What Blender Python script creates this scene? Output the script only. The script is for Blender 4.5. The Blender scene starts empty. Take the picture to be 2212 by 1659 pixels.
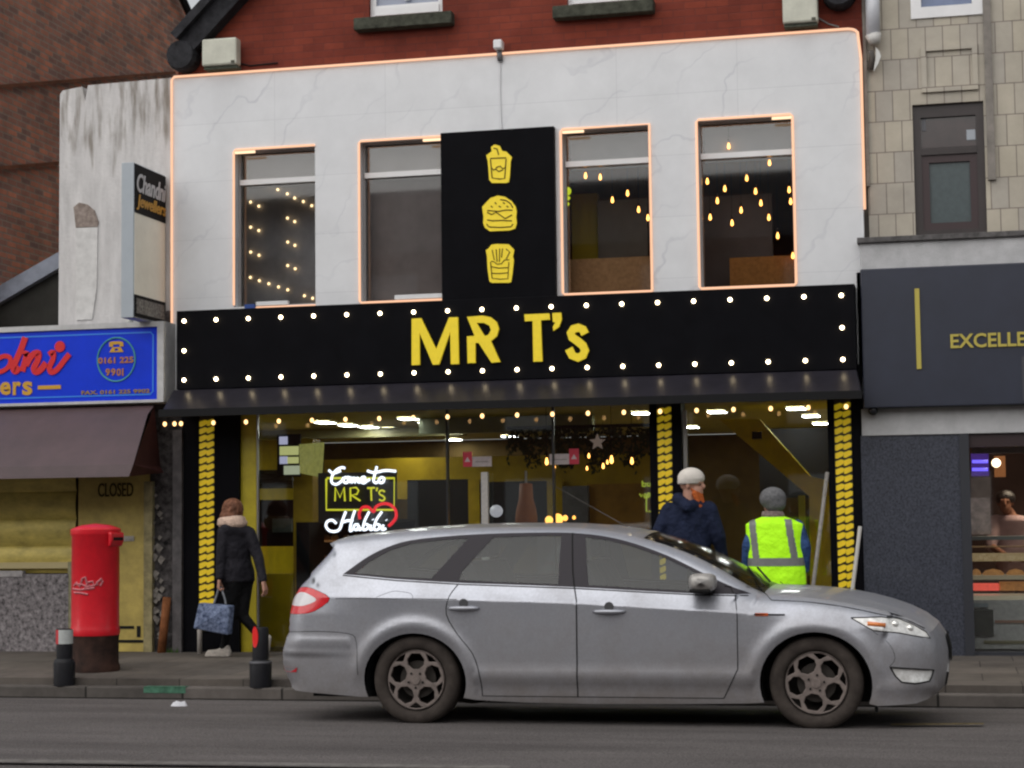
import bpy, bmesh, math, random
from mathutils import Vector, Matrix
from mathutils.geometry import delaunay_2d_cdt
random.seed(7)
R = math.radians
S = bpy.context.scene
COL = S.collection
# ---------------------------------------------------------------- camera
F_PX, CX, CY = 4000.0, 1106.0, 829.5          # focal length and centre in units of a 2212-wide frame
CAM = Vector((4.27, -18.2, 1.5))
YAW, PITCH, ROLL = 0.2305, 0.07523, 0.01182
fw = Vector((-math.sin(YAW)*math.cos(PITCH), math.cos(YAW)*math.cos(PITCH), math.sin(PITCH)))
r0 = Vector((math.cos(YAW), math.sin(YAW), 0)); u0 = r0.cross(fw)
rt = r0*math.cos(ROLL)-u0*math.sin(ROLL); up = u0*math.cos(ROLL)+r0*math.sin(ROLL)
cd = bpy.data.cameras.new('camera'); cam = bpy.data.objects.new('camera', cd); COL.objects.link(cam)
cam.matrix_world = Matrix(((rt.x, up.x, -fw.x, CAM.x), (rt.y, up.y, -fw.y, CAM.y), (rt.z, up.z, -fw.z, CAM.z), (0, 0, 0, 1)))
cd.sensor_width = 36; cd.lens = 36*F_PX/2212; cd.clip_end = 1000; cd.clip_start = .1
S.camera = cam
# ---------------------------------------------------------------- world and sun: an overcast winter afternoon
SUN_EL, SUN_AZ = R(36), R(205)
w = bpy.data.worlds.new('World'); S.world = w; w.use_nodes = True
nt = w.node_tree; bg = nt.nodes['Background']
sky = nt.nodes.new('ShaderNodeTexSky'); sky.sky_type = 'NISHITA'; sky.sun_disc = False
sky.sun_elevation = SUN_EL; sky.sun_rotation = SUN_AZ; sky.dust_density = 2; sky.air_density = 1.2; sky.ozone_density = 1
hs = nt.nodes.new('ShaderNodeHueSaturation'); hs.inputs['Saturation'].default_value = .22
gm_ = nt.nodes.new('ShaderNodeGamma'); gm_.inputs['Gamma'].default_value = .45      # cloud cover evens out the brightness
nt.links.new(sky.outputs[0], gm_.inputs['Color']); nt.links.new(gm_.outputs[0], hs.inputs['Color']); nt.links.new(hs.outputs[0], bg.inputs['Color'])
bg.inputs['Strength'].default_value = .15
sd = bpy.data.lights.new('sun', 'SUN'); sd.energy = 1.35; sd.angle = R(110); sd.color = (1, .97, .93)
so = bpy.data.objects.new('sun', sd); COL.objects.link(so)
sdir = Vector((math.sin(SUN_AZ)*math.cos(SUN_EL), math.cos(SUN_AZ)*math.cos(SUN_EL), math.sin(SUN_EL)))
so.rotation_euler = sdir.to_track_quat('Z', 'Y').to_euler()
S.view_settings.view_transform = 'Standard'; S.view_settings.look = 'None'; S.view_settings.gamma = 1
S.view_settings.exposure = 1.0
S.render.engine = 'CYCLES'
cy = S.cycles
cy.use_denoising = True; cy.max_bounces = 6; cy.transparent_max_bounces = 12; cy.sample_clamp_indirect = 4
cy.caustics_reflective = False; cy.caustics_refractive = False
cy.filter_width = 2.3

# ---------------------------------------------------------------- helpers
def ray(x, y): return fw + rt*((x-CX)/F_PX) - up*((y-CY)/F_PX)
def P(x, y, Y=0.0):
    d = ray(x, y); t = (Y-CAM.y)/d.y; q = CAM+d*t; return q
def G(x, y, z):
    d = ray(x, y); t = (z-CAM.z)/d.z; return CAM+d*t
def PX(x, y, Y=0.0):
    q = P(x, y, Y); return (q.x, q.z)
def rect(x0, y0, x1, y1, Y=0.0):
    """pixel box on the plane Y -> X0, X1, Z0, Z1 (metres)"""
    ym = (y0+y1)/2; xm = (x0+x1)/2
    return P(x0, ym, Y).x, P(x1, ym, Y).x, P(xm, y1, Y).z, P(xm, y0, Y).z

def mat(name, col, rough=.6, metal=0., noise=None, bump=None, emit=None, estr=0., alpha=1., coat=0., spec=.5, col2=None, trans=0.):
    m = bpy.data.materials.new(name); m.use_nodes = True; n = m.node_tree; b = n.nodes['Principled BSDF']
    c = tuple(col)+(1,)
    b.inputs['Base Color'].default_value = c; b.inputs['Roughness'].default_value = rough
    b.inputs['Metallic'].default_value = metal; b.inputs['Alpha'].default_value = alpha
    if spec == .5 and rough >= .6 and not metal: spec = .15
    b.inputs['Coat Weight'].default_value = coat; b.inputs['Specular IOR Level'].default_value = spec
    b.inputs['Coat Roughness'].default_value = .06
    if emit: b.inputs['Emission Color'].default_value = tuple(emit)+(1,); b.inputs['Emission Strength'].default_value = estr
    tc = n.nodes.new('ShaderNodeTexCoord')
    if noise:
        sc, am = noise[0], noise[1]
        mp = n.nodes.new('ShaderNodeMapping'); mp.inputs['Scale'].default_value = noise[2] if len(noise) > 2 else (1, 1, 1)
        n.links.new(tc.outputs['Object'], mp.inputs[0])
        nz = n.nodes.new('ShaderNodeTexNoise'); nz.inputs['Scale'].default_value = sc; nz.inputs['Detail'].default_value = 8; nz.inputs['Roughness'].default_value = .65
        n.links.new(mp.outputs[0], nz.inputs['Vector'])
        rp = n.nodes.new('ShaderNodeValToRGB')
        rp.color_ramp.elements[0].position = .3; rp.color_ramp.elements[1].position = .7
        a = tuple(max(0, v*(1-am)) for v in col)+(1,); bb = (tuple(col2)+(1,)) if col2 else tuple(min(1, v*(1+am)) for v in col)+(1,)
        rp.color_ramp.elements[0].color = a; rp.color_ramp.elements[1].color = bb
        n.links.new(nz.outputs['Fac'], rp.inputs[0]); n.links.new(rp.outputs[0], b.inputs['Base Color'])
    if bump:
        n2 = n.nodes.new('ShaderNodeTexNoise'); n2.inputs['Scale'].default_value = bump[0]; n2.inputs['Detail'].default_value = 6
        n.links.new(tc.outputs['Object'], n2.inputs['Vector'])
        bp = n.nodes.new('ShaderNodeBump'); bp.inputs['Strength'].default_value = bump[1]; bp.inputs['Distance'].default_value = bump[2] if len(bump) > 2 else .01
        n.links.new(n2.outputs['Fac'], bp.inputs['Height']); n.links.new(bp.outputs[0], b.inputs['Normal'])
    return m

def brick_mat(name, c1, c2, mortar, bw, rh, ms=.01, axes='xz', rough=.85, stain=.25, offset=.5, bias=0., grime=None):
    m = bpy.data.materials.new(name); m.use_nodes = True; n = m.node_tree; b = n.nodes['Principled BSDF']
    b.inputs['Roughness'].default_value = rough; b.inputs['Specular IOR Level'].default_value = .2
    tc = n.nodes.new('ShaderNodeTexCoord'); sp = n.nodes.new('ShaderNodeSeparateXYZ'); cb = n.nodes.new('ShaderNodeCombineXYZ')
    n.links.new(tc.outputs['Object'], sp.inputs[0])
    n.links.new(sp.outputs['XYZ'.index(axes[0].upper())], cb.inputs[0]); n.links.new(sp.outputs['XYZ'.index(axes[1].upper())], cb.inputs[1])
    br = n.nodes.new('ShaderNodeTexBrick'); n.links.new(cb.outputs[0], br.inputs['Vector'])
    br.inputs['Color1'].default_value = tuple(c1)+(1,); br.inputs['Color2'].default_value = tuple(c2)+(1,); br.inputs['Mortar'].default_value = tuple(mortar)+(1,)
    br.inputs['Scale'].default_value = 1; br.inputs['Brick Width'].default_value = bw; br.inputs['Row Height'].default_value = rh
    br.inputs['Mortar Size'].default_value = ms; br.inputs['Mortar Smooth'].default_value = .3; br.inputs['Bias'].default_value = bias; br.offset = offset
    nz = n.nodes.new('ShaderNodeTexNoise'); nz.inputs['Scale'].default_value = 1.3; nz.inputs['Detail'].default_value = 9; nz.inputs['Roughness'].default_value = .7
    n.links.new(tc.outputs['Object'], nz.inputs['Vector'])
    mr = n.nodes.new('ShaderNodeMapRange'); mr.inputs['From Min'].default_value = .3; mr.inputs['From Max'].default_value = .7
    mr.inputs['To Min'].default_value = 1-stain; mr.inputs['To Max'].default_value = 1+stain*.6
    n.links.new(nz.outputs['Fac'], mr.inputs['Value'])
    mx = n.nodes.new('ShaderNodeVectorMath'); mx.operation = 'SCALE'
    n.links.new(br.outputs['Color'], mx.inputs[0]); n.links.new(mr.outputs[0], mx.inputs['Scale']); n.links.new(mx.outputs[0], b.inputs['Base Color'])
    bp = n.nodes.new('ShaderNodeBump'); bp.inputs['Strength'].default_value = .5; bp.inputs['Distance'].default_value = .006; bp.invert = True
    n.links.new(br.outputs['Fac'], bp.inputs['Height']); n.links.new(bp.outputs[0], b.inputs['Normal'])
    return m

def emat(name, col, s):
    return mat(name, (0.02, .02, .02), .4, emit=col, estr=s)

def root_of(o):
    while o.parent: o = o.parent
    return o

class MB:
    def __init__(s): s.v = []; s.f = []
    def add(s, vs, fs):
        k = len(s.v); s.v += [tuple(p) for p in vs]; s.f += [tuple(i+k for i in f) for f in fs]; return s
    def box(s, x0, x1, y0, y1, z0, z1):
        return s.add([(x0, y0, z0), (x1, y0, z0), (x1, y1, z0), (x0, y1, z0), (x0, y0, z1), (x1, y0, z1), (x1, y1, z1), (x0, y1, z1)],
                     [(0, 3, 2, 1), (4, 5, 6, 7), (0, 1, 5, 4), (1, 2, 6, 5), (2, 3, 7, 6), (3, 0, 4, 7)])
    def prism(s, outer, holes=(), y0=0., y1=.05, axis='y'):
        """filled outline (with holes) in the x-z plane, given thickness from y0 (front) to y1"""
        loops = [list(outer)]+[list(h) for h in holes]
        pts = []; edges = []
        for L in loops:
            k = len(pts); pts += [Vector(p) for p in L]; edges += [(k+i, k+(i+1) % len(L)) for i in range(len(L))]
        vo, eo, fo, _, _, _ = delaunay_2d_cdt(pts, edges, [], 0, 1e-6)
        tri = []
        for f in fo:
            for i in range(1, len(f)-1): tri.append((f[0], f[i], f[i+1]))
        keep = []
        for t in tri:
            c = (vo[t[0]]+vo[t[1]]+vo[t[2]])/3
            if inside(c, loops[0]) and not any(inside(c, h) for h in loops[1:]): keep.append(t)
        mk = (lambda p, y: (p[0], y, p[1])) if axis == 'y' else ((lambda p, y: (y, p[0], p[1])) if axis == 'x' else (lambda p, y: (p[0], p[1], y)))
        n = len(vo)
        vs = [mk(p, y0) for p in vo]+[mk(p, y1) for p in vo]; fs = []
        for t in keep:
            fs.append(t); fs.append((t[2]+n, t[1]+n, t[0]+n))
        cnt = {}
        for t in keep:
            for a, b in ((t[0], t[1]), (t[1], t[2]), (t[2], t[0])): cnt[(a, b)] = 1
        for (a, b) in cnt:
            if (b, a) not in cnt: fs.append((b, a, a+n, b+n))
        return s.add(vs, fs)
    def tube(s, path, r, n=8, closed=False, rr=None):
        path = [Vector(p) for p in path]; m = len(path); k = len(s.v); vs = []; prev = None
        for i, p in enumerate(path):
            a = path[i-1] if (i or closed) else p; b = path[(i+1) % m] if (i < m-1 or closed) else p
            d = (b-a).normalized() if (b-a).length > 1e-9 else Vector((0, 0, 1))
            if prev is None: x = d.orthogonal().normalized()
            else:
                x = prev-d*prev.dot(d); x = x.normalized() if x.length > 1e-6 else d.orthogonal().normalized()
            prev = x; y = d.cross(x); q = rr[i] if rr else r
            for j in range(n):
                t = 2*math.pi*j/n; vs.append(p+x*(q*math.cos(t))+y*(q*math.sin(t)))
        fs = []
        for i in range(m if closed else m-1):
            for j in range(n):
                i2 = (i+1) % m; fs.append((i*n+j, i*n+(j+1) % n, i2*n+(j+1) % n, i2*n+j))
        if not closed: fs += [tuple(range(n))[::-1], tuple((m-1)*n+j for j in range(n))]
        return s.add(vs, fs)
    def lathe(s, prof, c=(0, 0, 0), n=24, axis='z'):
        vs = []; fs = []; m = len(prof)
        for (r, h) in prof:
            for j in range(n):
                t = 2*math.pi*j/n; a, b = r*math.cos(t), r*math.sin(t)
                vs.append((c[0]+a, c[1]+b, c[2]+h) if axis == 'z' else (c[0]+a, c[1]+h, c[2]+b))
        for i in range(m-1):
            for j in range(n):
                q = (i*n+j, i*n+(j+1) % n, (i+1)*n+(j+1) % n, (i+1)*n+j); fs.append(q if axis == 'z' else q[::-1])
        fs += [tuple(range(n))[::-1], tuple((m-1)*n+j for j in range(n))]
        return s.add(vs, fs)
    def ribbon(s, pts, wd, y0, y1):
        """stroke of constant width in the x-z plane"""
        pts = [Vector(p) for p in pts]; L = []; Rr = []
        for i, p in enumerate(pts):
            a = pts[max(0, i-1)]; b = pts[min(len(pts)-1, i+1)]; d = (b-a).normalized(); nn = Vector((-d.y, d.x))
            L.append(p+nn*wd/2); Rr.append(p-nn*wd/2)
        return s.prism2(L, Rr, y0, y1)
    def prism2(s, L, Rr, y0, y1):
        n = len(L); vs = [(p[0], y0, p[1]) for p in L]+[(p[0], y0, p[1]) for p in Rr]+[(p[0], y1, p[1]) for p in L]+[(p[0], y1, p[1]) for p in Rr]
        fs = []
        for i in range(n-1):
            fs += [(i, i+n, i+n+1, i+1), (i, i+1, i+2*n+1, i+2*n), (i+n, i+3*n, i+3*n+1, i+n+1)]
        fs += [(0, 2*n, 3*n, n), (n-1, 2*n-1, 4*n-1, 3*n-1)]
        return s.add(vs, fs)
    def ball(s, c, r, n=10, m=7, sz=1.):
        pr = [(max(1e-4, r*math.sin(math.pi*i/m)), -r*sz*math.cos(math.pi*i/m)) for i in range(m+1)]
        return s.lathe(pr, c, n)
    def build(s, name, m, parent=None, smooth=False, org=None, bevel=0, auto=None):
        me = bpy.data.meshes.new(name)
        vs = s.v
        if parent is None and org is None:
            xs = [p[0] for p in vs]; ys = [p[1] for p in vs]; zs = [p[2] for p in vs]
            org = ((min(xs)+max(xs))/2, (min(ys)+max(ys))/2, min(zs))
        if parent is not None: org = tuple(root_of(parent).location) if org is None else org
        me.from_pydata([(p[0]-org[0], p[1]-org[1], p[2]-org[2]) for p in vs], [], s.f)
        me.materials.append(m); me.validate()
        if smooth:
            me.polygons.foreach_set('use_smooth', [True]*len(me.polygons))
        o = bpy.data.objects.new(name, me); COL.objects.link(o)
        if parent is not None: o.parent = parent
        else: o.location = org
        if smooth and auto: 
            try: me.set_sharp_from_angle(angle=R(auto))
            except Exception: pass
        if bevel:
            bv = o.modifiers.new('bevel', 'BEVEL'); bv.width = bevel; bv.segments = 2; bv.limit_method = 'ANGLE'; bv.angle_limit = R(40)
        return o

def inside(p, poly):
    x, y = p[0], p[1]; c = False; j = len(poly)-1
    for i in range(len(poly)):
        xi, yi = poly[i][0], poly[i][1]; xj, yj = poly[j][0], poly[j][1]
        if (yi > y) != (yj > y) and x < (xj-xi)*(y-yi)/(yj-yi)+xi: c = not c
        j = i
    return c

def tag(o, label, cat=None, group=None, kind=None):
    if label: o['label'] = label
    if cat: o['category'] = cat
    if group: o['group'] = group
    if kind: o['kind'] = kind
    return o
def thing(name, label, cat, loc=(0, 0, 0), group=None):
    o = bpy.data.objects.new(name, None); COL.objects.link(o); o.location = loc; o.empty_display_size = .1
    return tag(o, label, cat, group)
def dup_part(src, parent, loc):
    c = src.copy(); COL.objects.link(c); c.parent = parent; c.location = loc; return c
def copy_tree(o, parent=None):
    c = o.copy(); COL.objects.link(c); c.parent = parent
    for ch in list(o.children): copy_tree(ch, c)
    return c

def text_fit(s, X0, X1, Z0, Z1, y0, depth, m, name, parent=None, bold=0., shear=0., reduce=True):
    cu = bpy.data.curves.new(name, 'FONT'); cu.body = s; cu.size = 1; cu.offset = bold; cu.shear = shear; cu.resolution_u = 3
    o = bpy.data.objects.new(name+'_tmp', cu); COL.objects.link(o)
    dg = bpy.context.evaluated_depsgraph_get(); dg.update()
    me = bpy.data.meshes.new_from_object(o.evaluated_get(dg)); bpy.data.objects.remove(o, do_unlink=True)
    vs = [v.co.copy() for v in me.vertices]; fs = [tuple(p.vertices) for p in me.polygons]; bpy.data.meshes.remove(me)
    xa = min(v.x for v in vs); xb = max(v.x for v in vs); ya = min(v.y for v in vs); yb = max(v.y for v in vs)
    n = len(vs); q = [((X0+(v.x-xa)/(xb-xa)*(X1-X0)), (Z0+(v.y-ya)/(yb-ya)*(Z1-Z0))) for v in vs]
    V = [(a, y0, b) for a, b in q]+[(a, y0+depth, b) for a, b in q]; Fs = []
    cnt = set()
    for f in fs:
        Fs.append(f); Fs.append(tuple(i+n for i in f[::-1]))
        for i in range(len(f)): cnt.add((f[i], f[(i+1) % len(f)]))
    for (a, b) in cnt:
        if (b, a) not in cnt: Fs.append((b, a, a+n, b+n))
    mb = MB(); mb.add(V, Fs)
    return mb.build(name, m, parent)

def glass_mat(name, tint=(1, 1, 1), refl=.06, rough=.02, dirt=.0, dcol=(.3, .3, .3)):
    m = bpy.data.materials.new(name); m.use_nodes = True; n = m.node_tree
    for x in list(n.nodes):
        if x.type == 'BSDF_PRINCIPLED': n.nodes.remove(x)
    out = [x for x in n.nodes if x.type == 'OUTPUT_MATERIAL'][0]
    t = n.nodes.new('ShaderNodeBsdfTransparent'); t.inputs[0].default_value = tuple(tint)+(1,)
    g = n.nodes.new('ShaderNodeBsdfGlossy'); g.inputs['Roughness'].default_value = rough
    fr = n.nodes.new('ShaderNodeFresnel'); fr.inputs[0].default_value = 1.5
    ad = n.nodes.new('ShaderNodeMath'); ad.operation = 'MULTIPLY_ADD'; ad.inputs[1].default_value = 1.0; ad.inputs[2].default_value = refl-.04
    n.links.new(fr.outputs[0], ad.inputs[0])
    mx = n.nodes.new('ShaderNodeMixShader'); n.links.new(ad.outputs[0], mx.inputs[0]); n.links.new(t.outputs[0], mx.inputs[1]); n.links.new(g.outputs[0], mx.inputs[2])
    last = mx
    if dirt:
        d = n.nodes.new('ShaderNodeBsdfDiffuse'); d.inputs[0].default_value = tuple(dcol)+(1,)
        m2 = n.nodes.new('ShaderNodeMixShader'); m2.inputs[0].default_value = dirt
        n.links.new(mx.outputs[0], m2.inputs[1]); n.links.new(d.outputs[0], m2.inputs[2]); last = m2
    n.links.new(last.outputs[0], out.inputs[0]); return m
# ================================================================ materials
def road_mat():
    m = mat('asphalt', (.105, .095, .093), .82, noise=(.8, .28, (.5, 2.2, 1)), bump=(180, .5)); n = m.node_tree; b = n.nodes['Principled BSDF']
    tc = n.nodes['Texture Coordinate']; old = b.inputs['Base Color'].links[0].from_socket
    f = n.nodes.new('ShaderNodeTexNoise'); f.inputs['Scale'].default_value = 90; f.inputs['Detail'].default_value = 3
    n.links.new(tc.outputs['Object'], f.inputs['Vector'])
    mr = n.nodes.new('ShaderNodeMapRange'); mr.inputs['From Min'].default_value = .3; mr.inputs['From Max'].default_value = .75; mr.inputs['To Min'].default_value = .45; mr.inputs['To Max'].default_value = 1.75
    n.links.new(f.outputs['Fac'], mr.inputs['Value'])
    v = n.nodes.new('ShaderNodeVectorMath'); v.operation = 'SCALE'; n.links.new(old, v.inputs[0]); n.links.new(mr.outputs[0], v.inputs['Scale']); n.links.new(v.outputs[0], b.inputs['Base Color'])
    return m
ROAD = road_mat()
PAVE = mat('paving', (.085, .072, .062), .8, noise=(3, .4), bump=(60, .4))
KERB = brick_mat('kerb_stone', (.13, .115, .105), (.10, .09, .082), (.03, .028, .025), .92, 3.0, .012, 'xz', stain=.5)
CONC = mat('pale_concrete', (.30, .29, .28), .8, noise=(5, .15), bump=(40, .2))
BLACK = mat('black_panel', (.0045, .0045, .006), .5, noise=(4, .2), spec=.04)
BLACKM = mat('black_matt', (.010, .010, .011), .7)
CANOPY = mat('black_vinyl', (.015, .014, .020), .32, noise=(6, .25), bump=(15, .15), spec=.22)
YEL = mat('yellow_letter', (.82, .62, .02), .45, noise=(20, .06), emit=(1, .78, .02), estr=.06)
YELWALL = mat('yellow_wall', (.65, .48, .015), .5, noise=(3, .2))
WHITE = mat('white_upvc', (.72, .72, .73), .4, noise=(4, .06))
LEDM = emat('warm_led_strip', (1, .55, .34), .58)
LEDW = emat('warm_led_strip_bright', (1, .66, .40), .8)
BULB = emat('lit_bulb', (1, .80, .50), 6)
BULBW = emat('lit_filament_bulb', (1, .42, .09), 3.2)
PANEL = emat('ceiling_light_panel', (.97, 1, .93), 24)
GLASS = glass_mat('window_glass', (.93, .95, .95), .06, .02)
GLASSUP = glass_mat('upper_window_glass', (.9, .9, .9), .045, .03)
GLASSTOP = glass_mat('transom_glass', (.9, .9, .9), .07, .03)
BRICKR = brick_mat('red_brick', (.205, .042, .024), (.155, .032, .021), (.145, .036, .026), .225, .075, .006, 'xz', stain=.35)
BRICKF = brick_mat('old_brown_brick', (.54, .20, .12), (.22, .13, .11), (.30, .22, .17), .225, .075, .012, 'yz', stain=.45)
TILE = brick_mat('faience_tile', (.46, .415, .335), (.39, .36, .315), (.20, .17, .15), .165, .305, .005, 'xz', rough=.45, stain=.22)
BLUE = mat('blue_sign_face', (.001, .035, .62), .4, noise=(3, .1), spec=.25)
LBLUE = mat('light_blue_line', (.03, .22, .75), .4)
RED = mat('red_letter', (.60, .008, .012), .4)
GOLD = mat('gold_letter', (.55, .30, .02), .45)
CREAM = mat('cream_metal', (.52, .52, .44), .5, noise=(8, .12))
GREYF = mat('grey_frame', (.40, .40, .42), .45, noise=(8, .1))
DARKW = mat('dark_wood', (.035, .022, .016), .6, noise=(6, .4))
BARGE = mat('weathered_dark_timber', (.028, .028, .032), .8, noise=(9, .5), bump=(30, .6))
MOSS = mat('mossy_stone', (.06, .062, .048), .9, noise=(12, .45), bump=(40, .6))
GOLDP = mat('dull_yellow_shutter', (.20, .145, .028), .55, noise=(7, .3), bump=(25, .2))
NAVYS = mat('navy_sign_board', (.020, .024, .042), .4, noise=(3, .15))
GOLDL = mat('brass_letter', (.46, .38, .07), .4)
GREYR = mat('grey_render', (.44, .44, .45), .8, noise=(4, .2), bump=(60, .4))

def marble():
    m = mat('marble', (.67, .68, .70), .35, noise=(2.2, .07)); n = m.node_tree; b = n.nodes['Principled BSDF']
    tc = n.nodes['Texture Coordinate']; old = b.inputs['Base Color'].links[0].from_socket
    mp = n.nodes.new('ShaderNodeMapping'); mp.inputs['Rotation'].default_value = (0, R(38), 0); n.links.new(tc.outputs['Object'], mp.inputs[0])
    nz = n.nodes.new('ShaderNodeTexNoise'); nz.inputs['Scale'].default_value = .9; nz.inputs['Detail'].default_value = 5; n.links.new(mp.outputs[0], nz.inputs['Vector'])
    wv = n.nodes.new('ShaderNodeTexWave'); wv.bands_direction = 'Z'; wv.inputs['Scale'].default_value = .75; wv.inputs['Distortion'].default_value = 11; wv.inputs['Detail'].default_value = 4; wv.inputs['Detail Scale'].default_value = 1.3
    n.links.new(mp.outputs[0], wv.inputs['Vector'])
    rp = n.nodes.new('ShaderNodeValToRGB'); e = rp.color_ramp.elements; e[0].position = .0; e[0].color = (1, 1, 1, 1); e[1].position = .022; e[1].color = (0, 0, 0, 1)
    n.links.new(wv.outputs['Fac'], rp.inputs[0])
    ms = n.nodes.new('ShaderNodeMath'); ms.operation = 'MULTIPLY'; n.links.new(rp.outputs[0], ms.inputs[0])
    m3 = n.nodes.new('ShaderNodeMapRange'); m3.inputs['From Min'].default_value = .42; m3.inputs['From Max'].default_value = .65; m3.inputs['To Max'].default_value = .7
    n.links.new(nz.outputs['Fac'], m3.inputs['Value']); n.links.new(m3.outputs[0], ms.inputs[1])
    mx = n.nodes.new('ShaderNodeMix'); mx.data_type = 'RGBA'; n.links.new(ms.outputs[0], mx.inputs['Factor']); n.links.new(old, mx.inputs['A']); mx.inputs['B'].default_value = (.50, .51, .55, 1)
    # faint joints between the slabs
    sp = n.nodes.new('ShaderNodeSeparateXYZ'); cb = n.nodes.new('ShaderNodeCombineXYZ'); n.links.new(tc.outputs['Object'], sp.inputs[0]); n.links.new(sp.outputs[0], cb.inputs[0]); n.links.new(sp.outputs[2], cb.inputs[1])
    br = n.nodes.new('ShaderNodeTexBrick'); n.links.new(cb.outputs[0], br.inputs['Vector']); br.offset = 0
    br.inputs['Scale'].default_value = 1; br.inputs['Brick Width'].default_value = 1.22; br.inputs['Row Height'].default_value = .62; br.inputs['Mortar Size'].default_value = .004
    br.inputs['Color1'].default_value = (1, 1, 1, 1); br.inputs['Color2'].default_value = (.965, .965, .97, 1); br.inputs['Mortar'].default_value = (.86, .86, .87, 1)
    m2 = n.nodes.new('ShaderNodeMix'); m2.data_type = 'RGBA'; m2.blend_type = 'MULTIPLY'; m2.inputs['Factor'].default_value = 1
    n.links.new(mx.outputs['Result'], m2.inputs['A']); n.links.new(br.outputs['Color'], m2.inputs['B']); n.links.new(m2.outputs['Result'], b.inputs['Base Color'])
    return m
MARBLE = marble()
def render_mat():
    m = mat('peeling_render', (.56, .545, .54), .85, noise=(2.2, .2, (3, 3, .7)), bump=(25, .5)); n = m.node_tree; b = n.nodes['Principled BSDF']
    tc = n.nodes['Texture Coordinate']; old = b.inputs['Base Color'].links[0].from_socket
    mp = n.nodes.new('ShaderNodeMapping'); mp.inputs['Scale'].default_value = (7, 1, 1.1); n.links.new(tc.outputs['Object'], mp.inputs[0])
    nz = n.nodes.new('ShaderNodeTexNoise'); nz.inputs['Scale'].default_value = 1.6; nz.inputs['Detail'].default_value = 7; n.links.new(mp.outputs[0], nz.inputs['Vector'])
    sp = n.nodes.new('ShaderNodeSeparateXYZ'); n.links.new(tc.outputs['Object'], sp.inputs[0])
    z = n.nodes.new('ShaderNodeMapRange'); z.inputs['From Min'].default_value = 1.6; z.inputs['From Max'].default_value = 2.75; z.inputs['To Min'].default_value = -.25; z.inputs['To Max'].default_value = .14
    n.links.new(sp.outputs[2], z.inputs['Value']); ad = n.nodes.new('ShaderNodeMath'); n.links.new(nz.outputs['Fac'], ad.inputs[0]); n.links.new(z.outputs[0], ad.inputs[1])
    rp = n.nodes.new('ShaderNodeValToRGB'); e = rp.color_ramp.elements; e[0].position = .60; e[0].color = (0, 0, 0, 1); e[1].position = .80; e[1].color = (1, 1, 1, 1); n.links.new(ad.outputs[0], rp.inputs[0])
    mx = n.nodes.new('ShaderNodeMix'); mx.data_type = 'RGBA'; n.links.new(rp.outputs[0], mx.inputs['Factor']); n.links.new(old, mx.inputs['A']); mx.inputs['B'].default_value = (.24, .215, .19, 1)
    n.links.new(mx.outputs['Result'], b.inputs['Base Color']); return m
PEEL = render_mat()
GRANITE = mat('dark_granite', (.020, .025, .042), .35, noise=(55, .6, (1, 1, .8)), col2=(.075, .082, .11), coat=.2)
TERRAZZO = mat('terrazzo', (.12, .105, .11), .6, noise=(22, .8), col2=(.36, .33, .34))

# ================================================================ setting
m = MB(); ys = [-60, -9, -7, -5.2, -4, -2.95]; zs = [.16, .16, .115, .065, .035, 0.]
for k in range(5): m.add([(-120, ys[k], zs[k]), (120, ys[k], zs[k]), (120, ys[k+1], zs[k+1]), (-120, ys[k+1], zs[k+1])], [(0, 1, 2, 3)])
tag(m.build('road', ROAD, org=(0, 0, 0)), 'dark worn asphalt road in front of the shops', kind='structure')
m = MB(); m.add([(-160, -60, .15), (160, -60, .15), (160, -300, .15), (-160, -300, .15)], [(0, 3, 2, 1)]); m.add([(-160, 0.0, .19), (160, 0.0, .19), (160, 200, .19), (-160, 200, .19)], [(0, 1, 2, 3)])
tag(m.build('ground', mat('ground', (.10, .09, .08), .9, noise=(2, .2)), org=(0, 0, 0)), 'ground', kind='structure')
m = MB(); m.add([(-60, -2.79, .165), (60, -2.79, .165), (60, 0.05, .205), (-60, 0.05, .205), (-60, -2.79, 0), (60, -2.79, 0)], [(0, 1, 2, 3), (4, 5, 1, 0)])
pv = m.build('pavement', brick_mat('paving_slab', (.125, .108, .094), (.105, .092, .082), (.05, .044, .04), .6, .6, .006, 'xy', stain=.45), org=(0, 0, 0)); tag(pv, 'brownish pavement between the kerb and the shops', kind='structure')
m = MB(); m.box(-60, 60, -2.95, -2.7905, -.02, .105)
tag(m.build('kerb', KERB, org=(0, 0, 0), bevel=.012), 'low stone kerb along the road', kind='structure')
# green patch on a kerbstone, faded markings
a = G(297, 1486, .109); b2 = G(392, 1486, .109)
m = MB(); m.add([(a.x, -2.953, .103), (b2.x, -2.953, .103), (b2.x, -2.953, .055), (a.x, -2.953, .055), (a.x, -2.86, .109), (b2.x, -2.86, .109), (a.x, -2.955, .109), (b2.x, -2.955, .109)], [(3, 2, 1, 0), (6, 7, 5, 4), (0, 1, 7, 6)])
tag(m.build('painted_kerb_patch', mat('green_paint', (.06, .15, .10), .7, noise=(14, .5)), org=(0, 0, 0)), 'green painted patch on the kerb edge', kind='structure')
LINEM = mat('faded_white_paint', (.15, .14, .132), .8, noise=(10, .45))
pl = [G(-60, 1644, .16), G(594, 1652, .16), G(1100, 1658.5, .16)]
m = MB()
for k in range(2):
    p, q = pl[k], pl[k+1]; m.add([(p.x, p.y-.05, .164), (q.x, q.y-.05, .164), (q.x, q.y+.07, .164), (p.x, p.y+.07, .164)], [(0, 1, 2, 3)])
tag(m.build('lane_marking', LINEM, org=(0, 0, 0)), 'faded white line on the road', kind='structure')
p, q = G(1925, 1569, .06), G(2125, 1567.5, .06)
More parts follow.
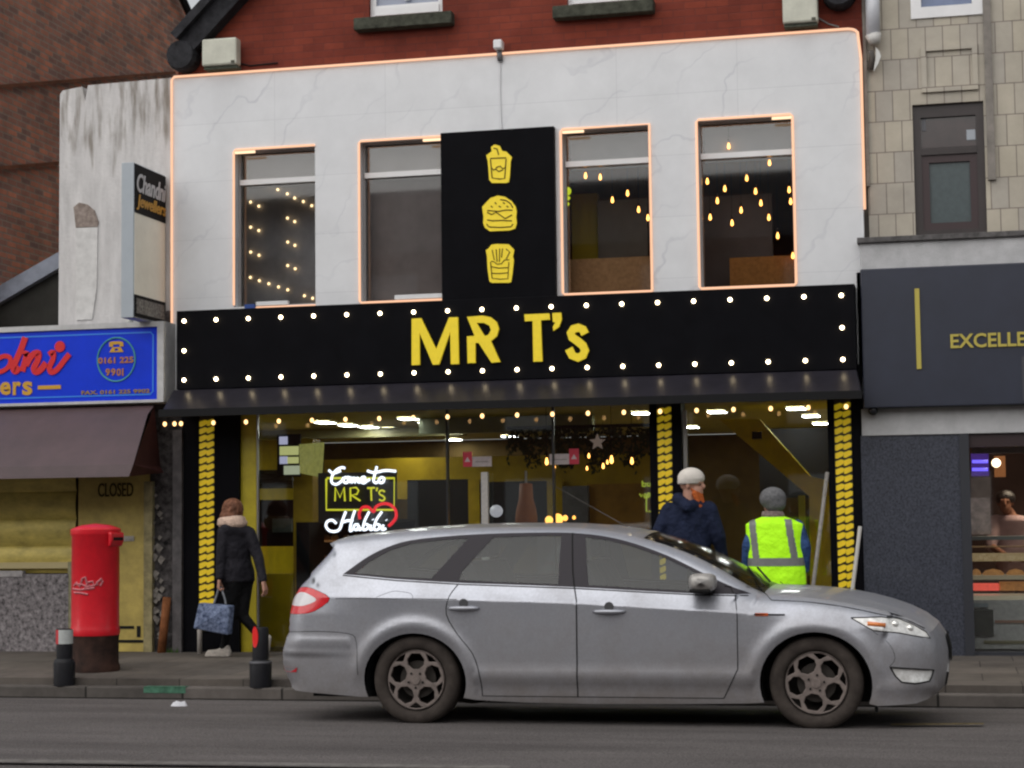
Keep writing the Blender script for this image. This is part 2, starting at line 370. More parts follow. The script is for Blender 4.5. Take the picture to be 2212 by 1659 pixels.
m = MB(); m.add([(p.x, p.y-.04, .073), (q.x, q.y-.04, .073), (q.x, q.y+.06, .073), (p.x, p.y+.06, .073)], [(0, 1, 2, 3)])
tag(m.build('lane_marking', mat('faded_yellow_paint', (.13, .10, .05), .8, noise=(14, .6)), org=(0, 0, 0)), 'short faded yellow line on the road', kind='structure')
# row of buildings across the road (behind the photographer), seen only as reflections
opp = thing('brick_terrace', 'long red brick terrace on the far side of the road', 'terrace', (0, -33, .15))
m = MB(); m.box(-45, 45, -41, -33, .15, 9.4); m.build('wall', brick_mat('terrace_brick', (.16, .06, .04), (.12, .05, .035), (.12, .1, .08), .225, .075, .01, 'xz'), opp)
m = MB(); m.add([(-45, -32.8, 9.4), (45, -32.8, 9.4), (45, -37, 12), (-45, -37, 12), (45, -41.2, 9.4), (-45, -41.2, 9.4)], [(3, 2, 1, 0), (5, 4, 2, 3)]); m.build('roof', mat('slate', (.05, .05, .06), .6), opp)
for k in range(22):
    for zz in (1.0, 4.0, 7.0): MB().box(-44+4*k, -42.6+4*k, -32.98, -32.9, .15+zz, .15+zz+1.6).build('window', WHITE, opp)
# ================================================================ burger shop building (centre)
XL, XR, ZT, ZS = -3.70, 3.54, 6.31, 3.77
shop = thing('shop_building', 'shop building with white marble upper front, red brick gable and dark glazed shopfront', 'building', (-.1, 0, .2))
def W4(x0, y0, x1, y1): a, b, c, d = rect(x0, y0, x1, y1); return (a, b, c, d)
wins = [W4(506, 319, 681, 660), W4(777, 300, 957, 651), W4(1214, 274, 1406, 633), W4(1508, 253, 1716, 620)]
holes = [[(a, c), (b, c), (b, d), (a, d)] for a, b, c, d in wins]
outer = [(XL, ZS-.9), (XR, ZS-.9), (XR, ZT-.03), (XR-.03, ZT), (XL, ZT)]
MB().prism(outer, holes, 0, .12).build('marble_cladding', MARBLE, shop)
# brick gable above
pk = 9.97
gab = [(XL+.02, ZT-.3), (XR+.06, ZT-.3), (XR+.06, 6.65), (-.1, pk), (XL+.05, 6.49)]
wa = rect(793, -60, 952, 34); wb = rect(1222, -60, 1385, 8)
def hole(t): return [(t[0], t[2]), (t[1], t[2]), (t[1], t[3]+.9), (t[0], t[3]+.9)]
MB().prism(gab, [hole(wa), hole(wb)], .06, .3).build('brick_gable', BRICKR, shop)
for t, lx in ((wa, (767, 66, 970, 40)), (wb, (1195, 30, 1405, 12))):
    a, b, c, d = t[0], t[1], t[2], t[3]+.9
    fr = MB(); fr.prism([(a, c), (b, c), (b, d), (a, d)], [[(a+.06, c+.16), (b-.06, c+.16), (b-.06, d-.06), (a+.06, d-.06)]], .12, .2)
    fo = fr.build('window', WHITE, shop)
    MB().prism([(a+.05, c+.05), (b-.05, c+.05), (b-.05, c+.13), (a+.05, c+.13)], [], .10, .119).build('window_sash', WHITE, fo)
    MB().box((a+b)/2-.025, (a+b)/2+.025, .11, .14, c+.2, d-.1).build('glazing_bar', WHITE, fo)
    MB().box(a+.05, b-.05, .165, .17, c+.15, d-.05).build('pane', mat('lit_sky_pane', (.25, .28, .36), .15), fo)
    MB().box(a-.13, b+.13, -.07, .25, c-.13, c-.002).build('window_sill', MOSS, shop, bevel=.01)
# weathered barge boards
def barge(x0, z0, x1, z1, wd=.30):
    d = Vector((x1-x0, z1-z0)).normalized(); nn = Vector((-d.y, d.x)); 
    if nn.y < 0: nn = -nn
    p = [Vector((x0, z0)), Vector((x1, z1))]
    m = MB(); L = [p[0]+nn*wd*.45, p[1]+nn*wd*.45]; Rr = [p[0]-nn*wd*.55, p[1]-nn*wd*.55]
    m.prism2(L, Rr, -.12, .06)
    m.prism2([q+nn*.07 for q in L], [q-nn*.02 for q in L], -.2, .5)       # verge tiles on top
    return m
d1 = barge(-3.52, 6.62, -.1, 9.97, .22); d1.lathe([(.001, -.14), (.15, -.14), (.17, -.08), (.17, .06), (.001, .06)], (-3.56, 0, 6.52), 14, 'y'); d1.build('barge_board', BARGE, shop)
d2 = barge(3.50, 6.72, -.1, 9.97, .22); d2.lathe([(.001, -.14), (.15, -.14), (.17, -.08), (.17, .06), (.001, .06)], (3.36, 0, 6.68), 14, 'y'); d2.build('barge_board', BARGE, shop)
m = MB(); m.add([(XL+.1, .3, 6.5), (-.1, .3, 10.0), (-.1, 8, 10.0), (XL+.1, 8, 6.5), (XR+.1, .3, 6.6), (XR+.1, 8, 6.6)], [(0, 1, 2, 3), (1, 4, 5, 2)]); m.build('roof', mat('roof_slate', (.05, .05, .055), .7), shop)
# first-floor room shell
DARKROOM = mat('dark_room', (.05, .036, .030), .8, noise=(2, .4))
BROWN = mat('brown_room', (.17, .042, .007), .7, noise=(1.5, .5))
m = MB(); m.box(XL+.05, XR-.05, 5.0, 5.05, 3.4, 6.2); m.box(XL, XL+.05, .13, 5, 3.4, 6.2); m.box(XR-.05, XR, .13, 5, 3.4, 6.2); m.box(XL+.05, XR-.05, .13, 5, 6.2, 6.25); m.box(XL+.05, XR-.05, .13, 5, 3.35, 3.4)
m.build('first_floor_room', BROWN, shop)
tb = [(393, 380), (376, 366), (352, 340), (335, 322)]
for i, (a, b, c, d) in enumerate(wins):
    f = MB(); t = .022
    f.prism([(a, c), (b, c), (b, d), (a, d)], [[(a+t, c+t), (b-t, c+t), (b-t, d-t), (a+t, d-t)]], .125, .18)
    fo = f.build('window', mat('window_reveal_grey', (.30, .30, .31), .5), shop)
    zt = P(0, 0).z; xm = (506+681, 777+957, 1214+1406, 1508+1716)[i]/2; zt = P(xm, sum(tb[i])/2).z
    MB().box(a+.023, b-.023, .10, .19, zt-.028, zt+.028).build('transom', WHITE, fo)
    MB().box(a+.023, b-.023, .15, .155, c+.036, zt-.03).build('pane', GLASSUP, fo)
    MB().box(a+.023, b-.023, .15, .155, zt+.03, d-.036).build('top_pane', GLASSTOP, fo)
    MB().box(a+.04, b-.04, .30, .31, zt-.03, d-.03).build('blind', mat('grey_blind', (.30, .28, .27) if i < 2 else (.26, .27, .28), .8, noise=(3, .1)), fo)
# partition, ledges and plain grey rectangles behind the first-floor windows
a, b, c, d = wins[0]; MB().box(a-.3, b+.5, 1.9, 1.95, 3.4, 6.15).build('partition', mat('blue_grey_partition', (.25, .24, .24), .8, noise=(1.2, .3)), shop)
a, b, c, d = wins[1]; MB().box(a-.1, b-.04, .35, .38, c-.2, d+.1).build('reflection_sheet', mat('painted_reflection_grey', (.38, .33, .32), .8, noise=(5, .12)), shop)  # grey window reflection painted on a sheet behind the glass
MB().box(b-.11, b+.3, .5, .56, c+.1, c+.95).build('wooden_post', mat('amber_wood', (.22, .09, .02), .5, emit=(.5, .18, .03), estr=.02), shop)
OCH = mat('lit_ledge', (.50, .28, .13), .6, noise=(30, .25))
a, b, c, d = wins[2]; MB().box(a-.05, b+.25, .45, .75, c-.1, c+.42).build('ledge', OCH, shop)
MB().box(a+.20, b-.18, .9, .95, c+.1, c+1.10).build('grey_rectangle', mat('grey_rectangle', (.13, .12, .105), .7, noise=(2, .2)), shop)
MB().box(a-.1, a+.18, 1.0, 1.1, c, c+1.2).build('mustard_column', mat('mustard', (.30, .22, .01), .6), shop)
a, b, c, d = wins[3]; MB().box(a+.25, b+.05, .45, .75, c-.1, c+.36).build('ledge', mat('lit_ledge_brown', (.40, .17, .04), .6, noise=(30, .25)), shop)
MB().box(a-.1, b-.30, .9, .95, c+.1, c+1.08).build('grey_rectangle', mat('grey_rectangle', (.11, .10, .10), .7, noise=(2, .2)), shop)
# ---------------------------------------------------------------- ground-floor shopfront
ZB, ZG = .19, 2.75
sf = MB()   # black surround: piers and stall riser
def X(px): return P(px, 1000).x
piers = [(395, 432, 0), (465, 519, 0), (1405, 1421, 0), (1453, 1474, 0), (1790, 1804, 0), (1841, 1868, 0)]
for p0, p1, p2, p3 in ((395, 432, 465, 519), (1405, 1421, 1453, 1474), (1790, 1804, 1841, 1868)):
    MB().box(X(p0), X(p1), -.03, .25, .18, 3.0).box(X(p2), X(p3), -.03, .25, .18, 3.0).box(X(p1), X(p2), .0, .25, .18, 3.0).build('black_pier', BLACK, shop)
# black and yellow patterned strips between the piers
def strip_mat(ax):
    m = bpy.data.materials.new('yellow_tread_pattern'); m.use_nodes = True; n = m.node_tree; b = n.nodes['Principled BSDF']; b.inputs['Roughness'].default_value = .4
    return m
BLK2 = mat('strip_black', (.02, .017, .006), .5); YEL2 = mat('strip_yellow', (.74, .50, .015), .45, noise=(10, .12), emit=(1, .75, .02), estr=.08)
for x0, x1 in ((432, 465), (1421, 1453), (1804, 1841)):
    a, b = X(x0), X(x1); wd = (b-a); base = MB(); base.box(a+.001, b-.001, -.02, -.002, .42 if x0 == 432 else .2, 2.66)
    bo = base.build('patterned_strip', BLK2, shop)
    z = .45 if x0 == 432 else .22; m = MB(); k = 0; hh = .078
    while z < 2.62:
        # two slanted loops per row, like a plaited band
        for s_ in range(2):
            xa = a+.006+s_*(wd-.006)/2; xb = xa+(wd-.014)/2; zz = z+s_*hh*.10
            m.prism([(xa, zz), (xa+.018, zz-.004), (xb, zz+.024), (xb+.003, zz+hh*.62+.012), (xb-.02, zz+hh*.62+.020), (xa, zz+hh*.62)], [], -.032, -.0205)
        z += hh
    m.build('plaited_pattern', YEL2, bo)
# big glass windows + door
frm = MB(); SIL = mat('black_frame', (.02, .02, .022), .35)
MB().box(X(519), X(552), .02, .06, .2, 2.72).build('yellow_post', mat('yellow_film', (.42, .34, .02), .35, noise=(8, .15)), shop)
MB().box(X(552), X(555), .03, .07, .2, 2.72).build('chrome_edge', mat('chrome_edge', (.5, .5, .5), .3, metal=.8), shop)
MB().box(X(519), X(1421), .085, .095, .22, 2.74).build('shop_window', GLASS, shop)
MB().box(X(1474), X(1804), .085, .095, .22, 2.74).build('shop_window', GLASS, shop)
g = rect(1478, 900, 1486, 1240)
MB().box(g[0], g[1], .0, .05, 1.1, 2.60).build('door_edge_strip', mat('dull_chrome', (.25, .24, .23), .4, metal=.5), shop)
MB().box(X(960), X(964), .06, .12, .2, 2.74).build('glazing_bar', SIL, shop)
MB().box(X(1190), X(1194), .06, .12, .2, 2.74).build('glazing_bar', SIL, shop)
hb = rect(1041, 1020, 1056, 1180)
m = MB(); m.box(hb[0], hb[1], -.03, .02, .75, hb[3]); m.box(hb[0]+.02, hb[1]-.02, .02, .06, 1.9, 1.93); m.box(hb[0]+.02, hb[1]-.02, .02, .06, 1.0, 1.03)
m.build('door_handle', mat('pale_steel_handle', (.42, .40, .38), .45, metal=.2, noise=(60, .2)), shop, bevel=.006)
# interior of the take-away
IY = 8.5
m = MB(); m.box(-5.2, 3.3, IY, IY+.05, .2, 2.75); m.build('back_wall', mat('dark_brown_wall', (.09, .055, .016), .7, noise=(1.5, .4)), shop)
m = MB(); m.box(-5.2, 3.3, .3, IY, 2.755, 2.80); m.build('ceiling', mat('olive_ceiling', (.50, .40, .12), .5, noise=(1, .2)), shop)
MB().box(-5.25, -5.2, .3, IY, .2, 2.75).build('side_wall', YELWALL, shop); MB().box(3.3, 3.35, .3, IY, .2, 2.75).build('side_wall', YELWALL, shop)
m = MB(); m.box(-5.2, 3.3, .1, IY, .17, .2); m.build('interior_floor', mat('grey_tiles', (.10, .09, .08), .35, noise=(6, .2)), shop)
# pale bulkhead hanging below the ceiling
q0 = P(905, 905, 2.6); q1 = P(1279, 905, 2.6); zb = P(1100, 933, 2.6).z
MB().box(q0.x, q1.x, 2.6, 2.75, zb, 2.74).build('bulkhead', mat('pale_green_board', (.24, .26, .18), .5, noise=(5, .12)), shop)
q0 = P(545, 935, 4.5); q1 = P(1000, 935, 4.5)
MB().box(-5.15, q1.x, 4.5, 4.7, P(800, 944, 4.5).z, 2.74).build('bulkhead', mat('olive_board', (.20, .18, .08), .5, noise=(5, .12)), shop)
# yellow pillar, wall panels and serving hatch
def ibox(x0, y0, x1, y1, Y, dep, name, mt, par=shop):
    a, b, c, d = rect(x0, y0, x1, y1, Y); return MB().box(a, b, Y, Y+dep, c, d).build(name, mt, par)
OLIVE = mat('mustard_wall', (.23, .150, .006), .6, noise=(2, .35))
ibox(634, 948, 676, 1420, .9, .25, 'yellow_pillar', mat('ochre_pillar', (.62, .40, .01), .5, noise=(3, .3)))
ibox(560, 1240, 634, 1405, .85, .2, 'yellow_panel', mat('ochre_panel', (.75, .52, .01), .5, noise=(3, .2)))
ibox(555, 1015, 632, 1055, 1.3, .1, 'dark_poster', mat('poster_lines', (.03, .03, .04), .4, noise=(6, .9, (1, 1, 9)), col2=(.3, .32, .35)))
ibox(555, 1080, 634, 1180, 1.25, .1, 'dark_cabinet', mat('maroon_cabinet', (.03, .008, .008), .5))
ibox(588, 1120, 630, 1150, 1.2, .04, 'grey_notice', mat('grey_notice', (.16, .18, .17), .5, noise=(20, .3)))
ibox(700, 985, 1480, 1075, 6.0, .1, 'mustard_wall', OLIVE)
ibox(880, 1036, 1012, 1180, 5.9, .08, 'dark_opening', BLACKM)
ibox(1036, 1040, 1182, 1180, 5.9, .08, 'dark_opening', BLACKM)
ibox(1012, 1036, 1036, 1180, 5.85, .1, 'mustard_pier', OLIVE)
ibox(1182, 1036, 1215, 1180, 5.85, .1, 'mustard_pier', OLIVE)
ibox(1215, 1050, 1270, 1130, 5.8, .1, 'grey_fridge_front', mat('fridge_grey', (.05, .05, .055), .4, noise=(8, .4)))
ibox(1270, 1045, 1400, 1180, 5.9, .1, 'brown_wall', mat('brown_wall', (.18, .09, .012), .6, noise=(2, .4)))
ibox(640, 1128, 668, 1420, .75, .5, 'counter_end', BLACKM)
# diagonal yellow stair string behind the right-hand window
sy = 2.2; pts = [PX(1552, 905, sy), PX(1640, 905, sy), PX(1752, 1030, sy), PX(1800, 1040, sy), PX(1800, 1400, sy), PX(1752, 1400, sy), PX(1748, 1072, sy)]
MB().prism(pts, [], sy, sy+.12).build('stair_string', mat('yellow_stair_string', (.75, .55, .012), .5, noise=(3, .25)), shop)
ibox(1624, 932, 1645, 948, 2.1, .06, 'round_speaker', BLACKM)
ibox(1728, 1070, 1742, 1400, 1.6, .05, 'yellow_door_frame', mat('yellow_frame', (.5, .42, .02), .5))
ibox(1640, 925, 1800, 1075, 3.0, .1, 'black_soffit', BLACKM)
# ================================================================ things on and in the burger shop
# warm light strips outlining the front and the windows
def strip(pts, label, extra=None):
    t = MB().tube(pts, .0125, 8).build('light_strip', LEDM, None, True)
    tag(t, label, 'light strip', 'warm light strips outlining the marble front')
    return t
def Q(x, y, Y=-.02): q = P(x, y, Y); return (q.x, Y, q.z)
X0, X1 = XL, XR
strip([Q(371, 705), (XL, -.02, ZT-.03), (XL+.03, -.02, ZT+.0), (XR-.10, -.02, ZT), (XR-.05, -.02, ZT-.01), (XR-.01, -.02, ZT-.04), (XR+.015, -.02, ZT-.3), Q(1868, 452)], 'long glowing peach light strip framing the whole marble front')
for i, (a, b, c, d) in enumerate(wins):
    y = -.012
    pth = [[(a, y, c+.05), (a, y, d), (b, y, d)], [(a+.9, y, c)], ][0]
    if i == 0: st = strip([(a, y, c+.02), (a, y, d-.02), (a+.02, y, d), (b, y, d)], 'glowing light strip round the leftmost first-floor window')
    if i == 1: st = strip([(b, y, d), (a+.02, y, d), (a, y, d-.02), (a, y, c+.02), (a+.02, y, c), (b, y, c)], 'glowing light strip round the window left of the black icon panel')
    if i == 2: st = strip([(b, y, c), (b, y, d), (a+.02, y, d), (a, y, d-.02), (a, y, c+.02), (a+.02, y, c), (b, y, c)], 'glowing light strip round the window right of the black icon panel')
    if i == 3: st = strip([(b, y, c+.02), (b, y, d-.02), (b-.02, y, d), (a+.02, y, d), (a, y, d-.02), (a, y, c+.02), (a+.02, y, c), (b-.02, y, c), (b, y, c+.02)], 'glowing light strip round the rightmost first-floor window')
    MB().box((a if i in (0, 2) else b-.22)+.02, (a+.24 if i in (0, 2) else b-.01), -.03, -.006, d-.045, d-.022).build('bright_end', LEDW, st, org=tuple(st.location))
    if i == 0:
        MB().tube([(a+.25, y, c-.02), (b, y, c-.02)], .0145, 8).build('lower_strip', LEDM, st, True, org=tuple(st.location))
        MB().box(a+.13, a+.24, -.04, .03, c-.07, c+.02).build('blue_tape', mat('blue_tape', (.01, .05, .25), .5), st, org=tuple(st.location))
tt = MB().box(wins[0][0]+.25, wins[0][0]+.6, -.02, .03, wins[0][2]+.004, wins[0][2]+.045).build('white_trunking', WHITE); tag(tt, 'short white trunking on the sill of the leftmost first-floor window', 'trunking')
tt = MB().box(wins[1][1]-.52, wins[1][1]-.01, -.02, .03, wins[1][2]+.02, wins[1][2]+.065).build('white_trunking', WHITE); tag(tt, 'short white trunking on the sill left of the black icon panel', 'trunking')
# ---- black icon panel
ip = thing('icon_panel', 'tall black panel with yellow cup, burger and fries icons between the windows', 'sign', (-.0, -.05, 3.8))
a, b, c, d = rect(957, 283, 1202, 645); MB().box(a, b, -.075, -.001, ZS+.004, d).build('panel', BLACK, ip, bevel=.004)
NAVB = mat('icon_line_black', (.09, .06, .008), .6)
def ic(x, y): return PX(1015.2+x*.19519, 302.4+y*.19519, -.09)     # coordinates in the enlarged crop of the panel
def icon(name, out, lines, thick=13):
    o = MB().prism([ic(*p) for p in out], [], -.09, -.076).build(name, YEL, ip)
    m = MB()
    for L in lines:
        q = [ic(*p) for p in L]; m.ribbon(q, thick*.00093, -.0935, -.0902)
    m.build('drawn_lines', NAVB, o)
icon('cup_icon', [(180, 170), (240, 125), (232, 80), (270, 50), (330, 65), (355, 120), (400, 128), (465, 190), (450, 235), (440, 400), (430, 465), (400, 475), (240, 475), (212, 440), (205, 320), (195, 230)],
     [[(225, 205), (320, 200), (400, 198)], [(228, 215), (245, 420), (330, 432), (385, 425), (400, 210)], [(262, 90), (300, 100), (318, 165)], [(240, 310), (262, 335), (285, 320), (300, 300), (335, 290), (365, 320), (398, 300)], [(285, 325), (320, 350), (365, 330)]])
icon('burger_icon', [(135, 740), (180, 690), (230, 640), (310, 615), (390, 630), (460, 675), (505, 735), (517, 790), (510, 850), (518, 920), (500, 980), (440, 1000), (220, 1010), (165, 970), (145, 920), (150, 850), (140, 790)],
     [[(335, 660), (400, 670), (450, 705), (475, 750)], [(190, 780), (250, 785), (320, 790), (400, 775), (470, 778)], [(190, 800), (240, 825), (290, 800), (390, 870), (465, 830)], [(190, 885), (250, 895), (340, 890), (465, 895)], [(185, 930), (210, 962), (340, 968), (455, 960), (475, 930)], [(232, 730), (250, 748)], [(275, 690), (292, 710)], [(320, 730), (342, 745)], [(365, 690), (385, 705)], [(405, 730), (425, 745)]])
icon('fries_icon', [(175, 1220), (205, 1200), (235, 1160), (300, 1150), (430, 1155), (490, 1215), (475, 1290), (485, 1330), (470, 1480), (455, 1570), (430, 1580), (240, 1580), (215, 1565), (195, 1430), (188, 1290)],
     [[(235, 1340), (270, 1350), (300, 1375), (350, 1370), (380, 1330), (435, 1325)], [(225, 1400), (320, 1418), (420, 1412)], [(235, 1475), (330, 1478), (415, 1470)], [(228, 1350), (245, 1530), (330, 1540), (420, 1535), (430, 1350)], [(245, 1215), (270, 1330)], [(290, 1210), (300, 1350)], [(330, 1200), (325, 1350)], [(360, 1200), (350, 1300)], [(400, 1205), (440, 1240), (400, 1320)]], 11)
# ---- main sign
sg = thing('shop_sign', 'wide black fascia sign with yellow MR T\'s letters and rows of lit bulbs', 'sign', (-.1, -.25, 2.95))
sgY = -.28
a = P(381, 760, sgY).x; b = P(1849, 730, sgY).x; zt = P(1100, 643, sgY).z; zb = P(1100, 820, sgY).z
MB().box(a, b, sgY, -.001, zb, zt).build('board', BLACK, sg, bevel=.006)
ly = sgY-.03
def lp(off, pts, k=.26855): return [PX(off[0]+x*k, off[1]+y*k, ly) for x, y in pts]
A_, B_ = (540, 432), (1080, 432)
MB().prism(lp(A_, [(1300, 955), (1375, 950), (1497, 1200), (1600, 945), (1672, 942), (1680, 1318), (1615, 1320), (1610, 1060), (1520, 1322), (1470, 1325), (1362, 1065), (1365, 1325), (1300, 1328)]), [], ly, sgY-.001).build('letter', YEL, sg)
MB().prism(lp(A_, [(1745, 940), (1870, 930), (1935, 942), (1983, 980), (2002, 1035), (1985, 1095), (1938, 1135), (2012, 1302), (1942, 1308), (1838, 1148), (1812, 1150), (1812, 1310), (1750, 1312), (1745, 1097), (1806, 1092)]), [lp(A_, [(1822, 988), (1880, 988), (1925, 1010), (1938, 1045), (1918, 1082), (1888, 1096)])], ly, sgY-.001).build('letter', YEL, sg)
MB().prism(lp(B_, [(195, 920), (395, 912), (400, 962), (328, 967), (340, 1298), (268, 1300), (262, 972), (200, 975)]), [], ly, sgY-.001).build('letter', YEL, sg)
MB().prism(lp(B_, [(420, 910), (490, 905), (496, 960), (475, 1020), (430, 1052), (425, 1018), (445, 985), (425, 980)]), [], ly, sgY-.001).build('apostrophe', YEL, sg)
sp_ = [(683, 1078), (665, 1040), (630, 1027), (590, 1037), (568, 1070), (580, 1105), (620, 1133), (665, 1170), (683, 1210), (665, 1250), (625, 1268), (580, 1250), (553, 1195)]
MB().ribbon(lp(B_, sp_), .082, ly, sgY-.001).build('letter', YEL, sg)
bm = MB().ball((0, 0, 0), .021, 10, 7)
bx0, bx1 = P(397.5, 756, sgY-.02).x, P(1819, 707, sgY-.02).x; zt_, zb_, zm_ = P(1100, 666, sgY-.02).z, P(1100, 799, sgY-.02).z, P(1100, 733, sgY-.02).z
bulb0 = None
for k in range(20):
    for z in (zt_, zb_):
        p = (bx0+(bx1-bx0)*k/19-sg.location.x, sgY-.02-sg.location.y, z-sg.location.z)
        if bulb0 is None:
            bulb0 = bm.build('bulb', BULB, sg, True, org=(0, 0, 0)); bulb0.location = p
        else: dup_part(bulb0, sg, p)
for xx in (bx0, bx1): dup_part(bulb0, sg, (xx-sg.location.x, sgY-.02-sg.location.y, zm_-sg.location.z))
# ---- sloping canopy under the sign with bulbs below it
cn = thing('shop_canopy', 'black sloping canopy with a row of warm bulbs under its edge, below the sign', 'canopy', (-.1, -.3, 2.6))
cz0, cz1 = zb-.004, P(1100, 869, -.62).z; cz2 = P(1100, 877, -.62).z
xa, xb = P(372, 850, -.3).x, P(1850, 820, -.3).x; xc, xd = P(350, 900, -.62).x, P(1860, 862, -.62).x
m = MB(); m.add([(xa, -.27, cz0), (xb, -.27, cz0), (xd, -.62, cz1), (xc, -.62, cz1), (xa, -.01, cz0), (xb, -.01, cz0), (xd, -.01, cz1), (xc, -.01, cz1)], [(3, 2, 1, 0), (0, 1, 5, 4), (0, 4, 7, 3), (1, 2, 6, 5), (3, 7, 6, 2)])
m.build('cover', CANOPY, cn)
MB().box(xc-.02, xd+.01, -.66, -.621, cz2-.02, cz1+.02).build('edge_trim', BLACKM, cn)
cb = None; xs0 = P(391, 910, -.35).x; xs1 = P(1828, 884, -.35).x; zz = P(1100, 897, -.35).z
bl = MB().ball((0, 0, 0), .020, 10, 7, 1.2)
xs_ = [P(q, 900, -.35).x for q in (356, 377)]+[xs0+.0+(xs1-xs0)*k/19 for k in range(20)]
for xx in xs_:
    p = (xx-cn.location.x, -.35-cn.location.y, zz-cn.location.z)
    if cb is None: cb = bl.build('bulb', emat('warm_bulb', (1, .55, .22), 1.6), cn, True, org=(0, 0, 0)); cb.location = p
    else: dup_part(cb, cn, p)
# ---- alarm boxes, camera on the brick
CW = CREAM
def alarm(x0, y0, x1, y1, label):
    a, b, c, d = rect(x0, y0, x1, y1, -.12); t = thing('alarm_box', label, 'alarm box', ((a+b)/2, -.1, c))
    MB().box(a, b, -.14, .0, c, d).build('cover', CW, t, bevel=.02); MB().box(a+.01, b-.01, -.1, .03, c-.03, c-.001).build('base', mat('stained_base', (.08, .09, .07), .8, noise=(30, .5)), t); MB().box(b-.06, b-.02, -.145, -.139, c+.01, c+.04).build('stain', mat('dark_stain', (.1, .1, .08), .8), t)
    MB().box((a+b)/2-.05, (a+b)/2+.05, -.02, .06, c+.05, d-.05).build('bracket', GREYF, t)
alarm(437, 83, 512, 141, 'cream alarm box on the red brick left of the gable, by the dark barge board')
alarm(1690, -42, 1766, 49, 'cream alarm box at the top edge of the photo, right of the red brick')
cc = thing('security_camera', 'small pale camera with a hanging cable on the middle of the peach light strip', 'camera', (P(1076, 98, -.08).x, -.05, P(1076, 118).z))
q = P(1076, 97, -.08); m = MB(); m.box(q.x-.045, q.x+.045, -.12, .0, q.z-.045, q.z+.05); m.build('housing', WHITE, cc, bevel=.015)
MB().tube([(q.x, -.03, q.z-.05), (q.x+.005, -.02, q.z-.15)], .03, 8).build('neck', mat('grey_neck', (.15, .15, .16), .5), cc, True)
MB().tube([(q.x+.005, -.01, q.z-.13), (q.x+.0, -.008, q.z-.5), (q.x+.012, -.008, P(1078, 280).z)], .005, 5).build('cable', mat('pale_cable', (.55, .55, .57), .5), cc)
for (pp, lab) in (([(1766, 38), (1790, 52), (1812, 58)], 'thin pale cable from the right alarm box'), ([(512, 130), (522, 138), (540, 142), (600, 136)], 'thin dark cable from the left alarm box')):
    t = MB().tube([Q(x, y, .05) for x, y in pp], .008, 5).build('cable', mat('cable_grey', (.2, .2, .2), .5) if pp[0][0] > 1000 else BLACKM); tag(t, lab, 'cable')
# ---- window content: hanging bulbs on the first floor
W3 = [(270, 490), (400, 503), (655, 392), (508, 705), (642, 645), (740, 790), (822, 862)]
W4_ = [(1537, 228), (1898, 375), (1348, 540), (1503, 605), (1697, 512), (1775, 628), (2072, 615), (1437, 712), (1822, 732), (2086, 718), (1647, 795), (1373, 858), (1567, 908), (1893, 860), (1971, 1022), (2105, 1198)]
HB = None; rnd = random.Random(3)
def hb_make():
    t = thing('hanging_bulb', 'warm filament bulb hanging in a first-floor window', 'light bulb', (0, 0, 0))
    pr = [(.001, -.036), (.010, -.030), (.016, -.016), (.013, .004), (.008, .020), (.006, .030)]
    MB().lathe(pr, (0, 0, 0), 10).build('bulb', BULBW, t, True, org=(0, 0, 0))
    MB().lathe([(.010, .034), (.011, .07), (.004, .075)], (0, 0, 0), 8).build('cap', DARKW, t, True, org=(0, 0, 0))
    MB().tube([(0, 0, .07), (0, 0, .5)], .003, 4).build('flex', BLACKM, t, org=(0, 0, 0))
    return t
HB = hb_make(); first = True
ps = []
for L in (W3, W4_):
    for (x, y) in L:
        px, py = 1198.9+x*.24408, 259.2+y*.24408; ps.append((px, py, L is W3))
ps.sort(key=lambda t: t[2])
for i, (px, py, w3) in enumerate(ps):
    q = P(px, py, .42 if py < 330 else .30+.1*rnd.random()) if py > 330 else P(px, py, .26)
    t = HB if first else copy_tree(HB); first = False
    t.location = q; t['group'] = 'warm bulbs hanging inside the upper windows'
    t['label'] = 'bare warm bulb hanging behind the window right of the black icon panel' if w3 else 'bare warm filament bulb hanging behind the rightmost first-floor window'
# marquee frame of small bulbs seen in the leftmost first-floor window
mq = thing('bulb_board', 'lit bulbs in rows forming a rectangle behind the leftmost first-floor window', 'light display', (-2.6, 1.6, 4.2))
MB0 = MB().ball((0, 0, 0), .016, 8, 6); mb_ = None
ML = [(240, 345), (412, 428), (500, 470), (590, 510), (660, 550), (742, 583), (822, 622), (242, 588), (320, 627), (592, 740), (660, 773), (243, 826), (320, 858), (594, 967), (662, 998), (243, 1062), (322, 1092), (594, 1190), (665, 1220), (240, 1302), (325, 1333), (415, 1362), (507, 1392), (594, 1420), (752, 1476), (830, 1500)]
qs = [P(486+x*.22796, 302.4+y*.22796, .9) for x, y in ML]
for q in qs:
    p = (q.x-mq.location.x, q.y-mq.location.y, q.z-mq.location.z)
    if mb_ is None: mb_ = MB0.build('bulb', emat('small_warm_bulb', (1, .70, .36), 1.4), mq, True, org=(0, 0, 0)); mb_.location = p
    else: dup_part(mb_, mq, p)
MB().box(-3.3, -2.0, .93, .96, 3.6, 5.9).build('backboard', mat('dark_blue_board', (.42, .42, .44), .7, noise=(1.5, .35)), mq)
